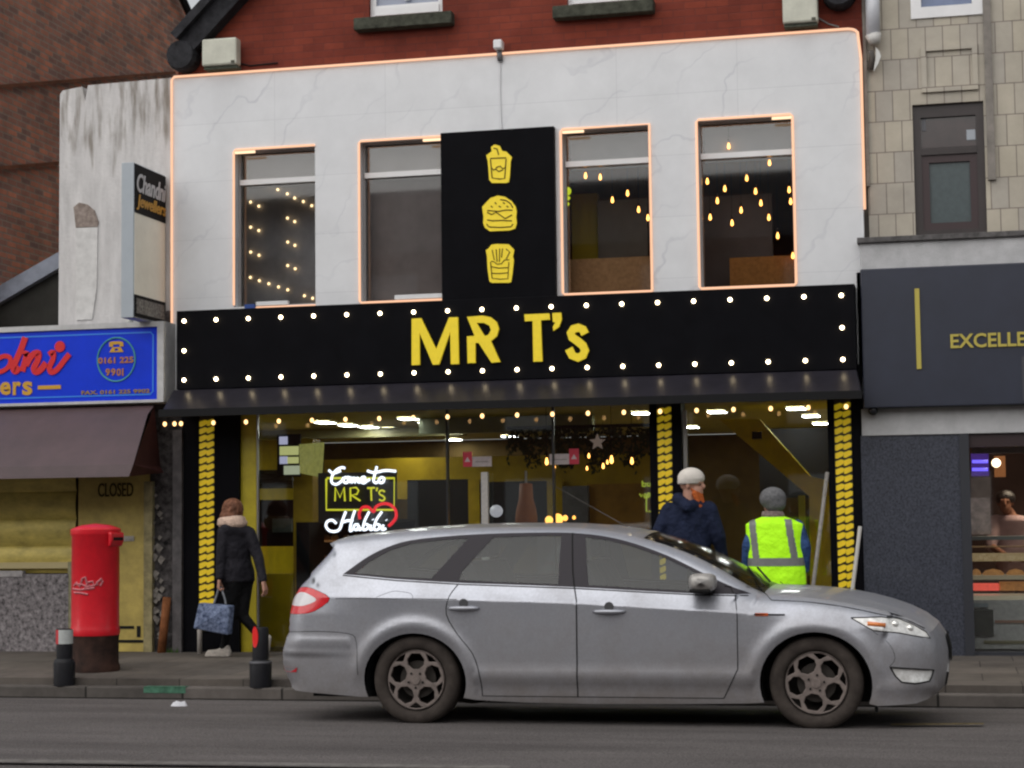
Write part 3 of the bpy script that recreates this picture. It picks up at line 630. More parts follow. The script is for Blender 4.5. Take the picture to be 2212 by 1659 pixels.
# yellow sign glimpsed at the edge of the third window
q = [P(x, y, .5) for x, y in ((1213, 398), (1233, 398), (1238, 425), (1232, 455), (1213, 455))]
a, b = P(1222, 403, .30), P(1228, 448, .30)
m = MB(); 
for (x, y) in ((1226, 413), (1224, 428), (1222, 441)):
    c_ = P(x, y, .28); m.ball((c_.x, .28, c_.z), .04, 10, 7, 1.1 if y < 420 else .6)
t = m.build('neon_leaf', emat('yellow_green_neon', (.62, .75, .02), .5), None, True); tag(t, 'yellow-green glowing shape at the left edge inside the window right of the icon panel', 'neon sign')
# ---- ceiling light panels on the ground floor
PX_ = [(703, 912), (753, 918), (797, 922), (840, 926), (879, 933), (915, 940), (981, 949), (883, 904), (925, 912), (958, 917), (1101, 942), (1386, 892), (1549, 889), (1492, 922), (1629, 919), (1720, 882), (1752, 898), (1773, 914)]
lp0 = None
for (x, y) in PX_:
    q = G(x, y, 2.745); 
    if lp0 is None:
        lp0 = thing('ceiling_glow_panel', 'white rectangular light panel in the take-away ceiling', 'ceiling light', (0, 0, 0), 'white light panels in the take-away ceiling')
        MB().box(-.10, .10, -.15, .15, -.008, 0).build('diffuser', PANEL, lp0, org=(0, 0, 0)); MB().prism([(-.115, -.165), (.115, -.165), (.115, .165), (-.115, .165)], [[(-.101, -.151), (.101, -.151), (.101, .151), (-.101, .151)]], -.01, .008, 'z').build('frame', GREYF, lp0, org=(0, 0, 0)); t = lp0
    else: t = copy_tree(lp0)
    zz2 = 2.745 if q.y > 0 else 2.745
    t.location = (q.x, q.y, zz2)
    if x == 1101 or 690 < x < 1000: 
        qq = G(x, y, 2.745)
        if qq.y > 2.45 and x == 1101: qq = G(x, y, 2.745)
# ---- neon sign in the window
def nz(pts, Y, s=.26855, off=(486, 810)): return [Q(off[0]+x*s, off[1]+y*s, Y) for x, y in pts]
def smooth(pts, k=4):
    out = []; n = len(pts)
    for i in range(n-1):
        p0 = Vector(pts[max(0, i-1)]); p1 = Vector(pts[i]); p2 = Vector(pts[i+1]); p3 = Vector(pts[min(n-1, i+2)])
        for j in range(k):
            t = j/k; out.append(.5*((2*p1)+(p2-p0)*t+(2*p0-5*p1+4*p2-p3)*t*t+(3*p1-p0-3*p2+p3)*t**3))
    out.append(Vector(pts[-1])); return out
ns = thing('neon_sign', 'glowing Come to MR T\'s Habibi neon sign with a red heart in the shop window', 'neon sign', (P(765, 1080, .15).x, .15, 1.5))
NW = emat('white_neon', (.85, .9, 1), 1.1); NY = emat('yellow_neon', (.72, .70, .03), .5); NR = emat('red_neon', (.9, .015, .03), .55)
nY = .2
bb = rect(688, 1010, 858, 1150, nY+.05); MB().box(bb[0], bb[1], nY+.04, nY+.05, bb[2]+.1, bb[3]-.05).build('backing', mat('black_acrylic', (.008, .008, .008), .3), ns)
m = MB(); m.tube(nz([(815, 835), (815, 1085), (1360, 1085), (1362, 830), (820, 830)], nY), .011, 8, closed=False); m.build('yellow_frame', NY, ns, True)
def tubes(name, mt, L, r, sm=True, dy=0):
    m = MB()
    for pts in L:
        m.tube(smooth(nz(pts, nY-.02-dy), 4) if sm else nz(pts, nY-.02-dy), r, 8)
    m.build(name, mt, ns, True)
# "Come"
tubes('script_word', NW, [[(965, 750), (935, 745), (890, 770), (860, 820), (860, 865), (895, 880), (935, 855), (955, 825)], [(835, 765), (870, 790), (930, 770)],
      [(975, 820), (955, 835), (958, 862), (980, 866), (992, 845), (985, 822), (1000, 825)], [(1000, 868), (1010, 828), (1018, 835), (1018, 866), (1032, 830), (1045, 835), (1042, 866), (1060, 830), (1075, 838), (1072, 862), (1090, 860)],
      [(1095, 848), (1125, 840), (1120, 820), (1100, 828), (1095, 855), (1115, 870), (1145, 850), (1165, 840)]], .0135)
tubes('script_word', NW, [[(1222, 735), (1205, 800), (1195, 850), (1215, 868), (1240, 850)], [(1145, 770), (1200, 785), (1290, 768), (1375, 775)], [(1262, 822), (1240, 838), (1245, 865), (1270, 862), (1280, 835), (1262, 822)]], .0135)
tubes('block_letter', NY, [[(885, 1015), (888, 905), (925, 985), (958, 905), (965, 1015)]], .0095, False); tubes('block_letter', NY, [[(1010, 1015), (1008, 910), (1055, 905), (1075, 930), (1060, 960), (1015, 965), (1088, 1012)]], .0095, False)
tubes('block_letter', NY, [[(1145, 910), (1205, 908)], [(1175, 910), (1178, 1012)]], .0095, False); tubes('apostrophe', NY, [[(1225, 905), (1218, 935)]], .0095, False); tubes('block_letter', NY, [[(1285, 940), (1265, 928), (1242, 938), (1245, 960), (1272, 975), (1285, 995), (1265, 1012), (1240, 1002)]], .0095)
# "Habibi"
tubes('script_word', NW, [[(895, 1195), (865, 1168), (825, 1178), (812, 1215), (840, 1252), (890, 1258), (925, 1235), (945, 1170), (972, 1098)], [(1045, 1090), (1022, 1160), (1005, 1250), (1025, 1245)], [(948, 1184), (985, 1172), (1030, 1172)],
      [(1075, 1205), (1045, 1205), (1035, 1235), (1060, 1245), (1078, 1215), (1080, 1245), (1100, 1235)], [(1160, 1100), (1125, 1170), (1110, 1240), (1140, 1240), (1155, 1210), (1130, 1200)], [(1175, 1205), (1168, 1245), (1190, 1238)], [(1262, 1100), (1215, 1170), (1200, 1240), (1235, 1240), (1245, 1210), (1220, 1200)], [(1275, 1205), (1262, 1245), (1295, 1235)], [(1190, 1160), (1192, 1165)], [(1298, 1165), (1300, 1168)]], .0135, dy=.02)
tubes('heart', NR, [[(1085, 1160), (1080, 1110), (1110, 1065), (1155, 1065), (1195, 1100), (1215, 1060), (1270, 1035), (1330, 1045), (1372, 1090), (1375, 1145), (1345, 1190), (1315, 1215)]], .016)
# ---- lit menu screens
mn = thing('menu_screen', 'lit yellow menu board hanging near the left end of the shop window', 'menu board', (P(640, 1000, .6).x, .6, 1.9))
mt_ = [emat('menu_yellow_light', (.55, .56, .22), .42), emat('menu_lilac_light', (.45, .45, .62), .45), emat('menu_pale_light', (.48, .52, .36), .38)]
for (x0, y0, x1, y1, k) in ((603, 943, 620, 960, 1), (604, 964, 644, 983, 0), (604, 986, 620, 1002, 1), (621, 987, 644, 1001, 0), (613, 1006, 646, 1025, 2)):
    a, b, c, d = rect(x0, y0, x1, y1, .6); MB().box(a, b, .6, .62, c, d).build('menu_panel', mt_[k], mn)
p_ = [P(x, y, .6) for x, y in ((646, 960), (673, 952), (668, 1030), (648, 1022))]
MB().add([(p_[0].x, .6, p_[0].z), (p_[1].x, 1.0, p_[1].z), (p_[2].x, 1.0, p_[2].z), (p_[3].x, .6, p_[3].z)]+[(p_[0].x, .62, p_[0].z), (p_[1].x, 1.02, p_[1].z), (p_[2].x, 1.02, p_[2].z), (p_[3].x, .62, p_[3].z)], [(3, 2, 1, 0), (4, 5, 6, 7), (0, 1, 5, 4), (2, 3, 7, 6)]).build('menu_panel', mat('menu_photo', (.2, .18, .03), .4, noise=(14, .9), col2=(.55, .5, .25), emit=(.3, .3, .08), estr=.3), mn)
a, b, c, d = rect(600, 938, 650, 1030, .65); MB().box(a, b, .63, .66, c, d).build('backing', BLACKM, mn)
# ---- stickers on the glass
def sticker(x0, y0, x1, y1, rx0, rx1, label):
    a, b, c, d = rect(x0, y0, x1, y1, .08); t = thing('window_sticker', label, 'sticker', ((a+b)/2, .08, c))
    MB().box(a, b, .074, .084, c, d-.03).build('white_panel', mat('sticker_white', (.42, .36, .36), .5, noise=(25, .2)), t)
    ra, rb, rc, rd = rect(rx0, y0-4, rx1, y1, .08); MB().box(ra, rb, .068, .0735, c, d+.02).build('red_panel', mat('sticker_red', (.50, .02, .05), .5), t)
    MB().prism([((ra+rb)/2-.03, c+.05), ((ra+rb)/2+.03, c+.05), ((ra+rb)/2, c+.10)], [], .064, .0675).build('white_mark', mat('mark_white', (.5, .4, .42), .5), t)
    MB().box(a+.03 if rx0 > x0+5 else (a+b)/2-.02, (a+b)/2+.03 if rx0 > x0+5 else b-.04, .070, .0735, c+.045, c+.052).build('small_print', mat('print_grey', (.15, .14, .14), .5), t)
sticker(1001, 980, 1062, 1008, 1001, 1020, 'red and white sticker high on the glass above the long door handle')
sticker(1187, 974, 1251, 1003, 1230, 1251, 'red and white sticker with its red end at the right, left of the middle pier')
# green neon words beside the middle pier
m = thing('neon_word', 'small green-yellow neon lettering beside the middle patterned strip', 'neon sign', (P(1400, 1080, .2).x, .2, 1.5))
NG = emat('green_neon', (.5, .6, .05), .3)
def c3(pts, Y=.2): return [Q(972+x*.26855, 810+y*.26855, Y) for x, y in pts]
for k, L in enumerate(([[(1548, 850), (1548, 895)], [(1548, 895), (1572, 895), (1575, 872), (1550, 872)], [(1590, 865), (1590, 895), (1610, 895), (1612, 865)]], [[(1525, 955), (1540, 980), (1550, 960), (1562, 980), (1572, 950)], [(1590, 950), (1590, 980), (1605, 980), (1605, 950), (1590, 950)]], [[(1580, 960), (1580, 1098), (1630, 1098)], [(1560, 985), (1600, 985)], [(1620, 1020), (1625, 1050)]])):
    q = MB()
    for p in L: q.tube(c3(p), .008, 6)
    q.build('word', NG, m, True)
# ---- things standing inside
ker = thing('display_counter', 'dark food display counter with lit shelves behind the parked-side window', 'counter', (P(720, 1200, 1.2).x, 1.2, .2))
ker['label'] = 'dark glass food counter with warm lit shelves behind the rear of the silver car'
a, b, c, d = rect(668, 1130, 860, 1420, 1.2)
fr = MB(); fr.box(a, a+.04, 1.2, 1.9, .2, d); fr.box(a, b, 1.2, 1.9, d, d+.04); fr.box(a, b, 1.88, 1.9, .2, d); fr.build('frame', BLACKM, ker)
for y_, e_ in ((1167, .6), (1212, .9), (1255, .7)):
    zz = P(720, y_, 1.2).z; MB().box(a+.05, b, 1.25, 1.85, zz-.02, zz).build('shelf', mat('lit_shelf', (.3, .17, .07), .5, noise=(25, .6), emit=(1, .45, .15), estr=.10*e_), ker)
    mm = MB(); r_ = random.Random(int(y_))
    for k in range(7): mm.ball((a+.12+k*.12, 1.35+.1*r_.random(), zz+.03), .04+.01*r_.random(), 8, 6, .7)
    mm.build('pastry_row', mat('pastry', (.28, .16, .06), .6, noise=(20, .4)), ker, True)
# kebab cone, round lamp, hanging garland with warm fairy bulbs, star
t = thing('kebab_cone', 'orange-brown upright cone shape in the dark kitchen opening', 'kebab grill', (P(1137, 1090, 3).x, 3, 1.2))
q = P(1137, 1120, 3); z1 = P(1137, 1045, 3).z
MB().lathe([(.02, -.14), (.13, -.12), (.13, .02), (.115, .12), (.085, .22), (.075, z1-q.z), (.01, z1-q.z+.01)], (q.x, 3, q.z), 18).build('meat', mat('orange_meat', (.10, .032, .008), .6, noise=(9, .4), emit=(.6, .15, .01), estr=.03), t, True)
MB().tube([(q.x, 3, q.z-.3), (q.x, 3, z1+.15)], .015, 6).build('spit', GREYF, t)
t = MB().ball(tuple(P(1072, 1104, 4)), .085, 12, 8, .9).build('round_lamp', emat('grey_lamp', (.6, .6, .65), .3), None, True); tag(t, 'small round white lamp in the dark opening right of the long door handle', 'lamp')
gr = thing('hanging_foliage', 'dark artificial foliage hanging from the ceiling behind the glass, right of the door', 'artificial plant', (P(1300, 960, 1.6).x, 1.6, 2.2))
LEAF = mat('dark_leaf', (.018, .032, .012), .6, noise=(10, .5))
mm = MB(); rn = random.Random(5)
for k in range(900):
    px = rn.uniform(1095, 1412); lo = 950+55*abs(math.sin(px*.045))+rn.uniform(-8, 30)*(1 if px > 1220 else .5); py = rn.uniform(925, lo); q = P(px, py, 1.6+rn.uniform(-.25, .25)); a_ = rn.uniform(0, 6.28); s_ = rn.uniform(.02, .045)
    u = Vector((math.cos(a_), rn.uniform(-.6, .6), math.sin(a_))).normalized()*s_; v = u.cross(Vector((0, 1, .3))).normalized()*s_*.45
    mm.add([q-u, q+v, q+u, q-v], [(0, 1, 2, 3)])
mm.build('leaves', LEAF, gr)
MB().tube([P(1095, 925, 1.6), P(1412, 918, 1.6)], .02, 6).build('rail', BLACKM, gr)
sb = None
for (x, y, s_) in ((1181, 996, 1.2), (1199, 1008, .5), (1272, 984, .8), (1268, 1011, .7), (1303, 1006, .9), (1312, 998, .7), (1321, 992, 1.3), (1365, 995, 1.1)):
    t = copy_tree(HB); q = P(x, y, .5+.3*(x % 3)); t.location = q; t.scale = (s_, s_, s_)
    t['label'] = 'warm filament bulb hanging among the dark foliage downstairs left of the middle patterned strip'; t['group'] = 'warm bulbs hanging among the foliage downstairs'
for (x, y, r_) in ((1205, 1127, .05), (1182, 1128, .035), (1222, 1126, .03), (1236, 1124, .025)):
    pass
q = P(1290, 955, 1.2); m = MB(); pts = []
for k in range(10):
    rr = .09 if k % 2 == 0 else .04; pts.append((q.x+rr*math.sin(k*math.pi/5), q.z+rr*math.cos(k*math.pi/5)))
t = m.prism(pts, [], 1.2, 1.23).build('star_decoration', mat('star_grey', (.16, .13, .11), .6, emit=(.4, .3, .25), estr=.15)); tag(t, 'small grey star decoration hanging among the dark foliage', 'decoration')
gl = thing('grill_light', 'orange glowing grill lights just above the silver car roof', 'grill light', (P(1205, 1125, 2.).x, 2., 1.5))
for (x, y, r_) in ((1205, 1122, .06), (1186, 1124, .045), (1221, 1119, .03), (1240, 1118, .02)):
    q = P(x, y, 2.); MB().ball(tuple(q), r_, 8, 6, 1.1).build('glow', emat('orange_glow', (1, .42, .08), 1.4), gl, True)
a, b, c, d = rect(1160, 1128, 1260, 1200, 2.1); MB().box(a, b, 2.1, 2.6, .9, c+.2).build('grill_body', mat('grill_steel', (.12, .11, .1), .4, metal=.6), gl)
# ---- poles leaning by the right-hand glass
def pole(x0, y0, x1, y1, Y0, Y1, mt, label):
    q0, q1 = P(x0, y0, Y0), G(x1, y1, .19) if False else P(x1, y1, Y1); d = (q1-q0); t_ = (.20-q0.z)/d.z; e = q0+d*t_
    m = MB().tube([q0, e], .019, 8); t = m.build('pole', mt); tag(t, label, 'pole')
pole(1787, 1020, 1757, 1262, -.2, -.3, mat('grey_pole', (.32, .30, .28), .6, noise=(30, .3)), 'long grey pole leaning against the right-hand glass behind the high-visibility worker')
pole(1858, 1137, 1842, 1268, -.12, -.16, mat('white_pole', (.62, .60, .57), .5), 'shorter white pole leaning at the right-hand patterned strip')
# low white post on the far left of the front
a, b, c, d = rect(426, 1352, 437, 1400, -.25); t = MB().lathe([(.026, 0), (.026, d-.2), (.02, d-.18), (.001, d-.18)], ((a+b)/2, -.25, .2), 10).build('white_post', mat('post_white', (.42, .39, .36), .6, noise=(30, .2)), None, True); tag(t, 'short dirty white post on the pavement behind the blue shopping bag', 'post')
# ================================================================ left: tall brick flank, peeling wall, blue shop
def on_x(x, y, Xw): d = ray(x, y); t = (Xw-CAM.x)/d.x; return CAM+d*t
fl = thing('brick_building', 'tall old brown brick side wall at the top left edge of the photo', 'building', (-6.5, 4, .2))
pts = [on_x(-60, 1300, -6.5), on_x(460, 1300, -6.5), on_x(460, 140, -6.5), on_x(415, 44, -6.5), on_x(392, -8, -6.5), on_x(300, -190, -6.5), on_x(-60, -260, -6.5)]
MB().prism([(p.y, p.z) for p in pts], [], -6.52, -6.8, 'x').build('wall', BRICKF, fl)
vg = [on_x(418, 50, -6.4), on_x(392, -8, -6.4), on_x(300, -190, -6.4)]
MB().tube(vg, .06, 6).build('verge', BLACKM, fl)
for (x0, y0, x1, y1) in ((-40, 190, 376, 157), (-40, 366, 130, 352)):
    p, q = on_x(x0, y0, -6.48), on_x(x1, y1, -6.48); MB().tube([p, q], .03, 4).build('old_flashing', mat('rust_band', (.14, .055, .03), .9, noise=(3, .4)), fl)
# peeling rendered wall beside the marble
pw = thing('rendered_wall', 'tall narrow peeling grey rendered wall left of the marble front', 'wall', (-4.3, .1, 3))
a = P(128, 450, .1).x; zt = P(250, 176, .1).z; zl = P(128, 200, .1).z
MB().prism([(a, 2.6), (XL-.03, 2.6), (XL-.03, P(370, 168, .1).z), (a+.33, zt-.02), (a+.30, zt-.2), (a+.26, zt-.03), (a+.03, zl+.02), (a, zl-.02)], [], .1, 1.2).build('render', PEEL, pw)
# worn patch
pp = [PX(x, y, .1) for x, y in ((160, 448), (172, 438), (190, 442), (205, 455), (214, 480), (212, 490), (165, 492))]
MB().prism(pp, [], .085, .099).build('broken_patch', mat('broken_plaster', (.36, .28, .23), .9, noise=(18, .6), col2=(.36, .30, .27)), pw)
pp = [PX(x, y, .1) for x, y in ((164, 493), (212, 491), (210, 620), (200, 690), (166, 692))]
MB().prism(pp, [], .088, .0985).build('pale_patch', mat('pale_plaster', (.58, .57, .56), .85, noise=(10, .15)), pw)
# lean-to roof with grey coping at the far left
lt = thing('lean_to_roof', 'dark lean-to roof end with a blue-grey coping above the blue sign', 'roof', (-6, 1.4, 3.6))
pp = [PX(x, y, 1.4) for x, y in ((-120, 760), (140, 720), (140, 562), (-120, 712))]
MB().prism(pp, [], 1.4, 1.8).build('dark_gable', mat('dark_olive_slate', (.035, .034, .03), .8, noise=(3, .3)), lt)
pp = [PX(x, y, 1.35) for x, y in ((-120, 722), (-120, 678), (0, 620), (126, 548), (140, 542), (140, 575), (126, 583), (0, 657))]
MB().prism(pp, [], 1.3, 1.9).build('coping', mat('blue_grey_lead', (.20, .22, .27), .5, noise=(6, .25)), lt)
# projecting sign, seen from its right-hand side
ps_ = thing('projecting_sign', 'tall projecting double-sided sign with black header on the peeling wall', 'sign', (-3.8, -.3, 3.7))
Xs = P(359, 530, .08).x
def yz(x, y, XX=Xs): q = on_x(x, y, XX); return (q.y, q.z)
n0, n1, f0, f1 = yz(290, 350), yz(290, 690), yz(358, 380), yz(356, 698)
yn = n0[0]; yf = f0[0]; zT = (n0[1]+f0[1])/2; zB = (n1[1]+f1[1])/2
xw = P(262, 520, yn).x
MB().box(xw, Xs-.004, yn, min(yf, .09), zB, zT).build('casing', mat('pale_blue_grey', (.36, .40, .44), .5, noise=(4, .06)), ps_, bevel=.005)
CREAMP = mat('cream_face', (.85, .83, .72), .5, noise=(3, .08))
def face(u0, u1, z0, z1, mt, name, o=.004): return MB().box(Xs-.003, Xs+o, yn+(yf-yn)*u0, yn+(yf-yn)*u1, z0, z1).build(name, mt, ps_)
hz = zB+(zT-zB)*.0; face(.02, .98, zB+.02, zT-.02, CREAMP, 'face')
face(.02, .98, zT-.52, zT-.015, BLACKM, 'black_header', .008); face(.02, .98, zB+.015, zB+.24, BLACKM, 'black_footer', .008); face(.06, .94, zB+.05, zB+.205, mat('grey_small_print', (.20, .2, .19), .6, noise=(40, .9), col2=(.35, .34, .32)), 'footer_text', .011)
def side_text(s, z0, z1, mt, name, u0=.05, u1=.97, sh=0):
    o = text_fit(s, 0, (yf-yn)*(u1-u0), 0, z1-z0, 0, .006, mt, name, None, .02, sh)
    me = o.data; 
    for v in me.vertices:
        w_ = v.co+o.location; x_, y_, z_ = w_.x, w_.y, w_.z; v.co = (Xs+.017-y_*.9-ps_.location.x, yn+(yf-yn)*u0+x_-ps_.location.y, z0+z_-ps_.location.z)
    o.location = (0, 0, 0); o.parent = ps_; return o
side_text('Chandni', zT-.30, zT-.10, mat('header_white', (.5, .5, .52), .5), 'white_text', sh=.25)
side_text('Jewellers', zT-.49, zT-.32, mat('header_gold', (.5, .26, .03), .5), 'gold_text', sh=.2)
# blue fascia sign
bs = thing('blue_shop_sign', 'blue fascia sign with red script and gold lettering above the maroon canopy', 'sign', (-4.8, -.25, 2.8))
by = -.28
a, b, c, d = rect(-40, 704, 341, 872, by); cA = P(150, 868, by).z; dA = P(150, 713, by).z
e = P(355, 780, by).x
MB().box(a-.6, b, by+.004, .0, cA, dA).build('blue_face', BLUE, bs)
fr = MB(); fr.box(a-.6, e, by-.02, .0, dA+.001, dA+.055); fr.box(a-.6, e, by-.02, .0, cA-.03, cA-.001); fr.box(b, e, by-.02, .0, cA, dA); fr.build('frame', mat('white_grey_frame', (.46, .46, .46), .5, noise=(9, .15)), bs)
i = .055; ln = MB(); rr = [(a-.6, dA-i), (b-i-.03, dA-i), (b-i, dA-i-.03), (b-i, cA+i+.03), (b-i-.03, cA+i), (a-.6, cA+i)]
ln.ribbon(rr, .014, by, by+.003); ln.build('border_line', LBLUE, bs)
def B5(x, y): return P(x*.26855, 432+y*.26855, by)
cc_ = B5(935, 1283); rad = .23
MB().tube([(cc_.x+rad*.93*math.cos(t*math.pi/18), by, cc_.z+rad*math.sin(t*math.pi/18)) for t in range(36)], .009, 6, closed=True).build('ring', mat('green_ring', (.06, .30, .30), .5), bs)
def btext(s, x0, y0, x1, y1, mt, bold, name='gold_text'):
    p, q = B5(x0, y1), B5(x1, y0); return text_fit(s, p.x, q.x, p.z, q.z, by-.004, .006, mt, name, bs, bold)
BRZ = mat('bronze_letter', (.42, .16, .03), .5)
btext('0161 225', 790, 1258, 1075, 1318, BRZ, .03); [btext(ch, 850+44*k, 1355, 886+44*k-(24 if ch == '1' else 0), 1415, BRZ, .03, 'digit') for k, ch in enumerate('9901')]; btext('FAX. 0161 225 9902', 655, 1518, 1205, 1568, mat('olive_letter', (.28, .17, .05), .5), .03)
btext('e', 0, 1462, 88, 1570, GOLD, .03, 'gold_letter'); btext('r', 103, 1460, 170, 1570, GOLD, .03, 'gold_letter'); btext('s', 180, 1458, 262, 1572, GOLD, .03, 'gold_letter')
p, q = B5(305, 1525), B5(490, 1488); MB().box(p.x, q.x, by-.004, by+.002, p.z, q.z).build('gold_bar', GOLD, bs)
# telephone icon
def b5(pts): return [(B5(x, y).x, B5(x, y).z) for x, y in pts]
MB().prism(b5([(880, 1145), (905, 1138), (965, 1136), (990, 1142), (995, 1175), (965, 1180), (962, 1160), (910, 1162), (908, 1182), (880, 1180)]), [], by-.004, by+.002).build('phone_icon', GOLD, bs)
MB().prism(b5([(905, 1185), (970, 1182), (995, 1222), (880, 1225)]), [b5([(925, 1195), (950, 1194), (953, 1212), (922, 1213)])], by-.004, by+.002).build('phone_icon', GOLD, bs)
# red script "dni"
def scr(name, L, wd):
    for pts in L:
        MB().ribbon([(v.x, v.z) for v in smooth([B5(x, y) for x, y in pts], 4)], wd, by-.006-.0004*len(pts), by+.002).build(name, RED, bs)
scr('red_script', [[(-30, 1385), (25, 1375), (75, 1335), (85, 1275), (45, 1255), (-10, 1275), (-45, 1320)]], .05)
scr('red_script', [[(205, 1105), (175, 1190), (128, 1300), (108, 1350), (128, 1378), (160, 1345)]], .07)
scr('red_script', [[(195, 1250), (215, 1232), (205, 1290), (180, 1378)], [(210, 1330), (260, 1250), (310, 1232), (305, 1290), (275, 1350), (290, 1382), (330, 1365), (372, 1310)]], .07)
scr('red_script', [[(395, 1245), (430, 1225), (428, 1280), (400, 1345), (415, 1385), (460, 1365), (520, 1290), (560, 1240)]], .06)
p = B5(483, 1180); MB().lathe([(.001, -.008), (.06, -.008), (.06, .002), (.001, .002)], (p.x, by, p.z), 14, 'y').build('red_dot', RED, bs)
t = MB().ball(tuple(P(280, 697, -.1)), .045, 10, 7).build('sign_lamp', mat('pale_lamp', (.4, .4, .38), .5), None, True); tag(t, 'small pale round lamp on top of the blue sign', 'lamp')
# maroon canopy over the closed shop
mc = thing('maroon_canopy', 'faded maroon canopy over the closed shutter below the blue sign', 'canopy', (-4.8, -.5, 2.1))
MAR = mat('maroon_fabric', (.060, .034, .038), .55, noise=(2, .25), bump=(8, .3)); MARD = mat('dark_maroon_fabric', (.05, .018, .018), .6, noise=(4, .3))
top = P(333, 880, -.26); lo = P(288, 1003, -.95); lo2 = P(346, 1008, -.26)
zT_, zB_ = top.z+.02, lo.z
m = MB(); L0 = -9
m.add([(L0, -.26, zT_), (top.x, -.26, zT_), (top.x, -.42, zT_-.10), (L0, -.42, zT_-.10), (lo.x, -.95, zB_), (L0, -.95, zB_)], [(3, 2, 1, 0), (5, 4, 2, 3)])
m.build('fabric', MAR, mc, True)
zv = P(150, 1032, -.95).z
m = MB(); m.add([(L0, -.951, zB_), (lo.x, -.951, zB_), (lo.x-.03, -.99, zv), (L0, -.99, zv)], [(3, 2, 1, 0)]); m.build('valance', MAR, mc)
m = MB(); m.add([(top.x, -.26, zT_), (lo.x, -.95, zB_), (top.x+.0, -.10, zB_), (lo.x-.03, -.99, zv), (top.x+.04, -.10, zv+.06)], [(0, 1, 2), (1, 3, 4, 2)]); m.build('end_panel', MARD, mc)
# closed shop behind: wall, shutters, stall riser, door
cs = thing('closed_shop', 'closed shop with dull yellow shutters and a terrazzo stall riser', 'shop', (-4.6, .1, .2))
a9 = -9.
MB().box(a9, P(320, 1200).x, .1, .4, .19, 2.95).build('wall', mat('dark_recess', (.035, .03, .02), .8), cs)
# ribbed left shutter: slats bulge outward
xs = P(161, 1100).x; zs_ = P(80, 1036, .05).z+.3; ze = P(80, 1238, .05).z; n = 9; m = MB(); hh_ = (zs_-ze)/n; pr = []
for k in range(n*8+1):
    z = ze+(zs_-ze)*k/(n*8); pr.append((.05-.03*abs(math.sin(math.pi*k/16))**.7, z))
for i_ in range(len(pr)-1):
    (y0, z0), (y1, z1) = pr[i_], pr[i_+1]; k = len(m.v); m.add([(a9, y0, z0), (xs, y0, z0), (xs, y1, z1), (a9, y1, z1)], [(0, 1, 2, 3)])
m.build('ribbed_shutter', mat('yellow_olive_metal', (.50, .40, .10), .42, noise=(4, .35, (1, 1, 2)), bump=(20, .2), metal=.15), cs, True)
a, b, c, d = rect(-50, 1215, 150, 1228, .0); MB().box(a9, b, -.02, .04, c, d).build('shutter_rail', mat('cream_rail', (.50, .42, .22), .4), cs)
a, b, c, d = rect(-50, 1233, 52, 1246, .0); MB().box(a9, b, -.04, .03, c, d).build('pale_sill', mat('pale_sill', (.36, .34, .34), .6, noise=(20, .3)), cs)
a, b, c, d = rect(-50, 1240, 150, 1405, .0); MB().box(a9, b, -.03, .08, .19, d).build('stall_riser', TERRAZZO, cs)
a, b, c, d = rect(150, 1325, 163, 1400, .0); MB().box(b-.08, b+.04, -.025, .075, .19, 1.15).build('cream_strip', mat('dirty_cream', (.26, .24, .15), .7, noise=(14, .3)), cs)
a, b, c, d = rect(163, 1030, 322, 1400, .0); MB().box(a+.03, b, -.0, .06, .19, d+.1).build('flat_shutter', mat('mustard_metal', (.42, .32, .08), .5, noise=(4, .3), bump=(20, .3)), cs)
a2, b2_, c2, d2_ = rect(212, 1043, 288, 1073, -.0); text_fit('CLOSED', a2, b2_, c2, d2_, -.008, .009, mat('faded_black_text', (.045, .035, .01), .7), 'closed_lettering', cs, .01)
a2, b2_, c2, d2_ = rect(250, 1158, 290, 1171, .0); MB().box(a2, b2_, -.012, -.001, c2+.01, d2_).build('letter_plate', mat('worn_plate', (.32, .30, .27), .5, noise=(20, .4)), cs)
for (x0, y0, x1, y1) in ((256, 1352, 290, 1358), (296, 1352, 304, 1376), (252, 1382, 316, 1388)):
    a2, b2_, c2, d2_ = rect(x0, y0, x1, y1, .0); MB().box(a2, b2_, -.008, -.001, c2, d2_).build('dark_gap', BLACKM, cs)
a2, b2_, c2, d2_ = rect(312, 1040, 334, 1400, -.02); MB().box(a2, b2_-.02, -.04, .12, .19, d2_).build('door_post', mat('yellowish_post', (.27, .23, .12), .6, noise=(10, .4)), cs)
# dark ragged pier between the shops
dp = thing('dark_pier', 'dark ragged pier with torn posters between the closed shop and the burger shop', 'pier', (-3.8, .0, .2))
a2, b2_, c2, d2_ = rect(322, 900, 396, 1400, .02); MB().box(a2, X(395)-.003, .02, .35, .19, 3.8).build('pier', mat('ragged_black', (.03, .027, .028), .85, noise=(14, .9), col2=(.11, .10, .10), bump=(30, .6)), dp)
rn = random.Random(11); m = MB()
for k in range(46):
    px = rn.uniform(326, 352); py = rn.uniform(1050, 1390); q = P(px, py, .0); s_ = rn.uniform(.02, .05)
    m.add([(q.x-s_, -.0-rn.random()*.02, q.z), (q.x, -.02, q.z-s_), (q.x+s_*.8, -.005, q.z+s_*.3), (q.x-s_*.2, -.01, q.z+s_)], [(0, 1, 2, 3)])
m.build('torn_paper', mat('torn_paper', (.16, .145, .13), .8, noise=(9, .7)), dp)
a2 = P(384, 1100, -.06).x; MB().box(a2-.05, a2+.05, -.08, .0, .19, P(384, 930).z).build('grey_trunking', mat('dark_grey_metal', (.075, .068, .07), .5, noise=(10, .5)), dp)
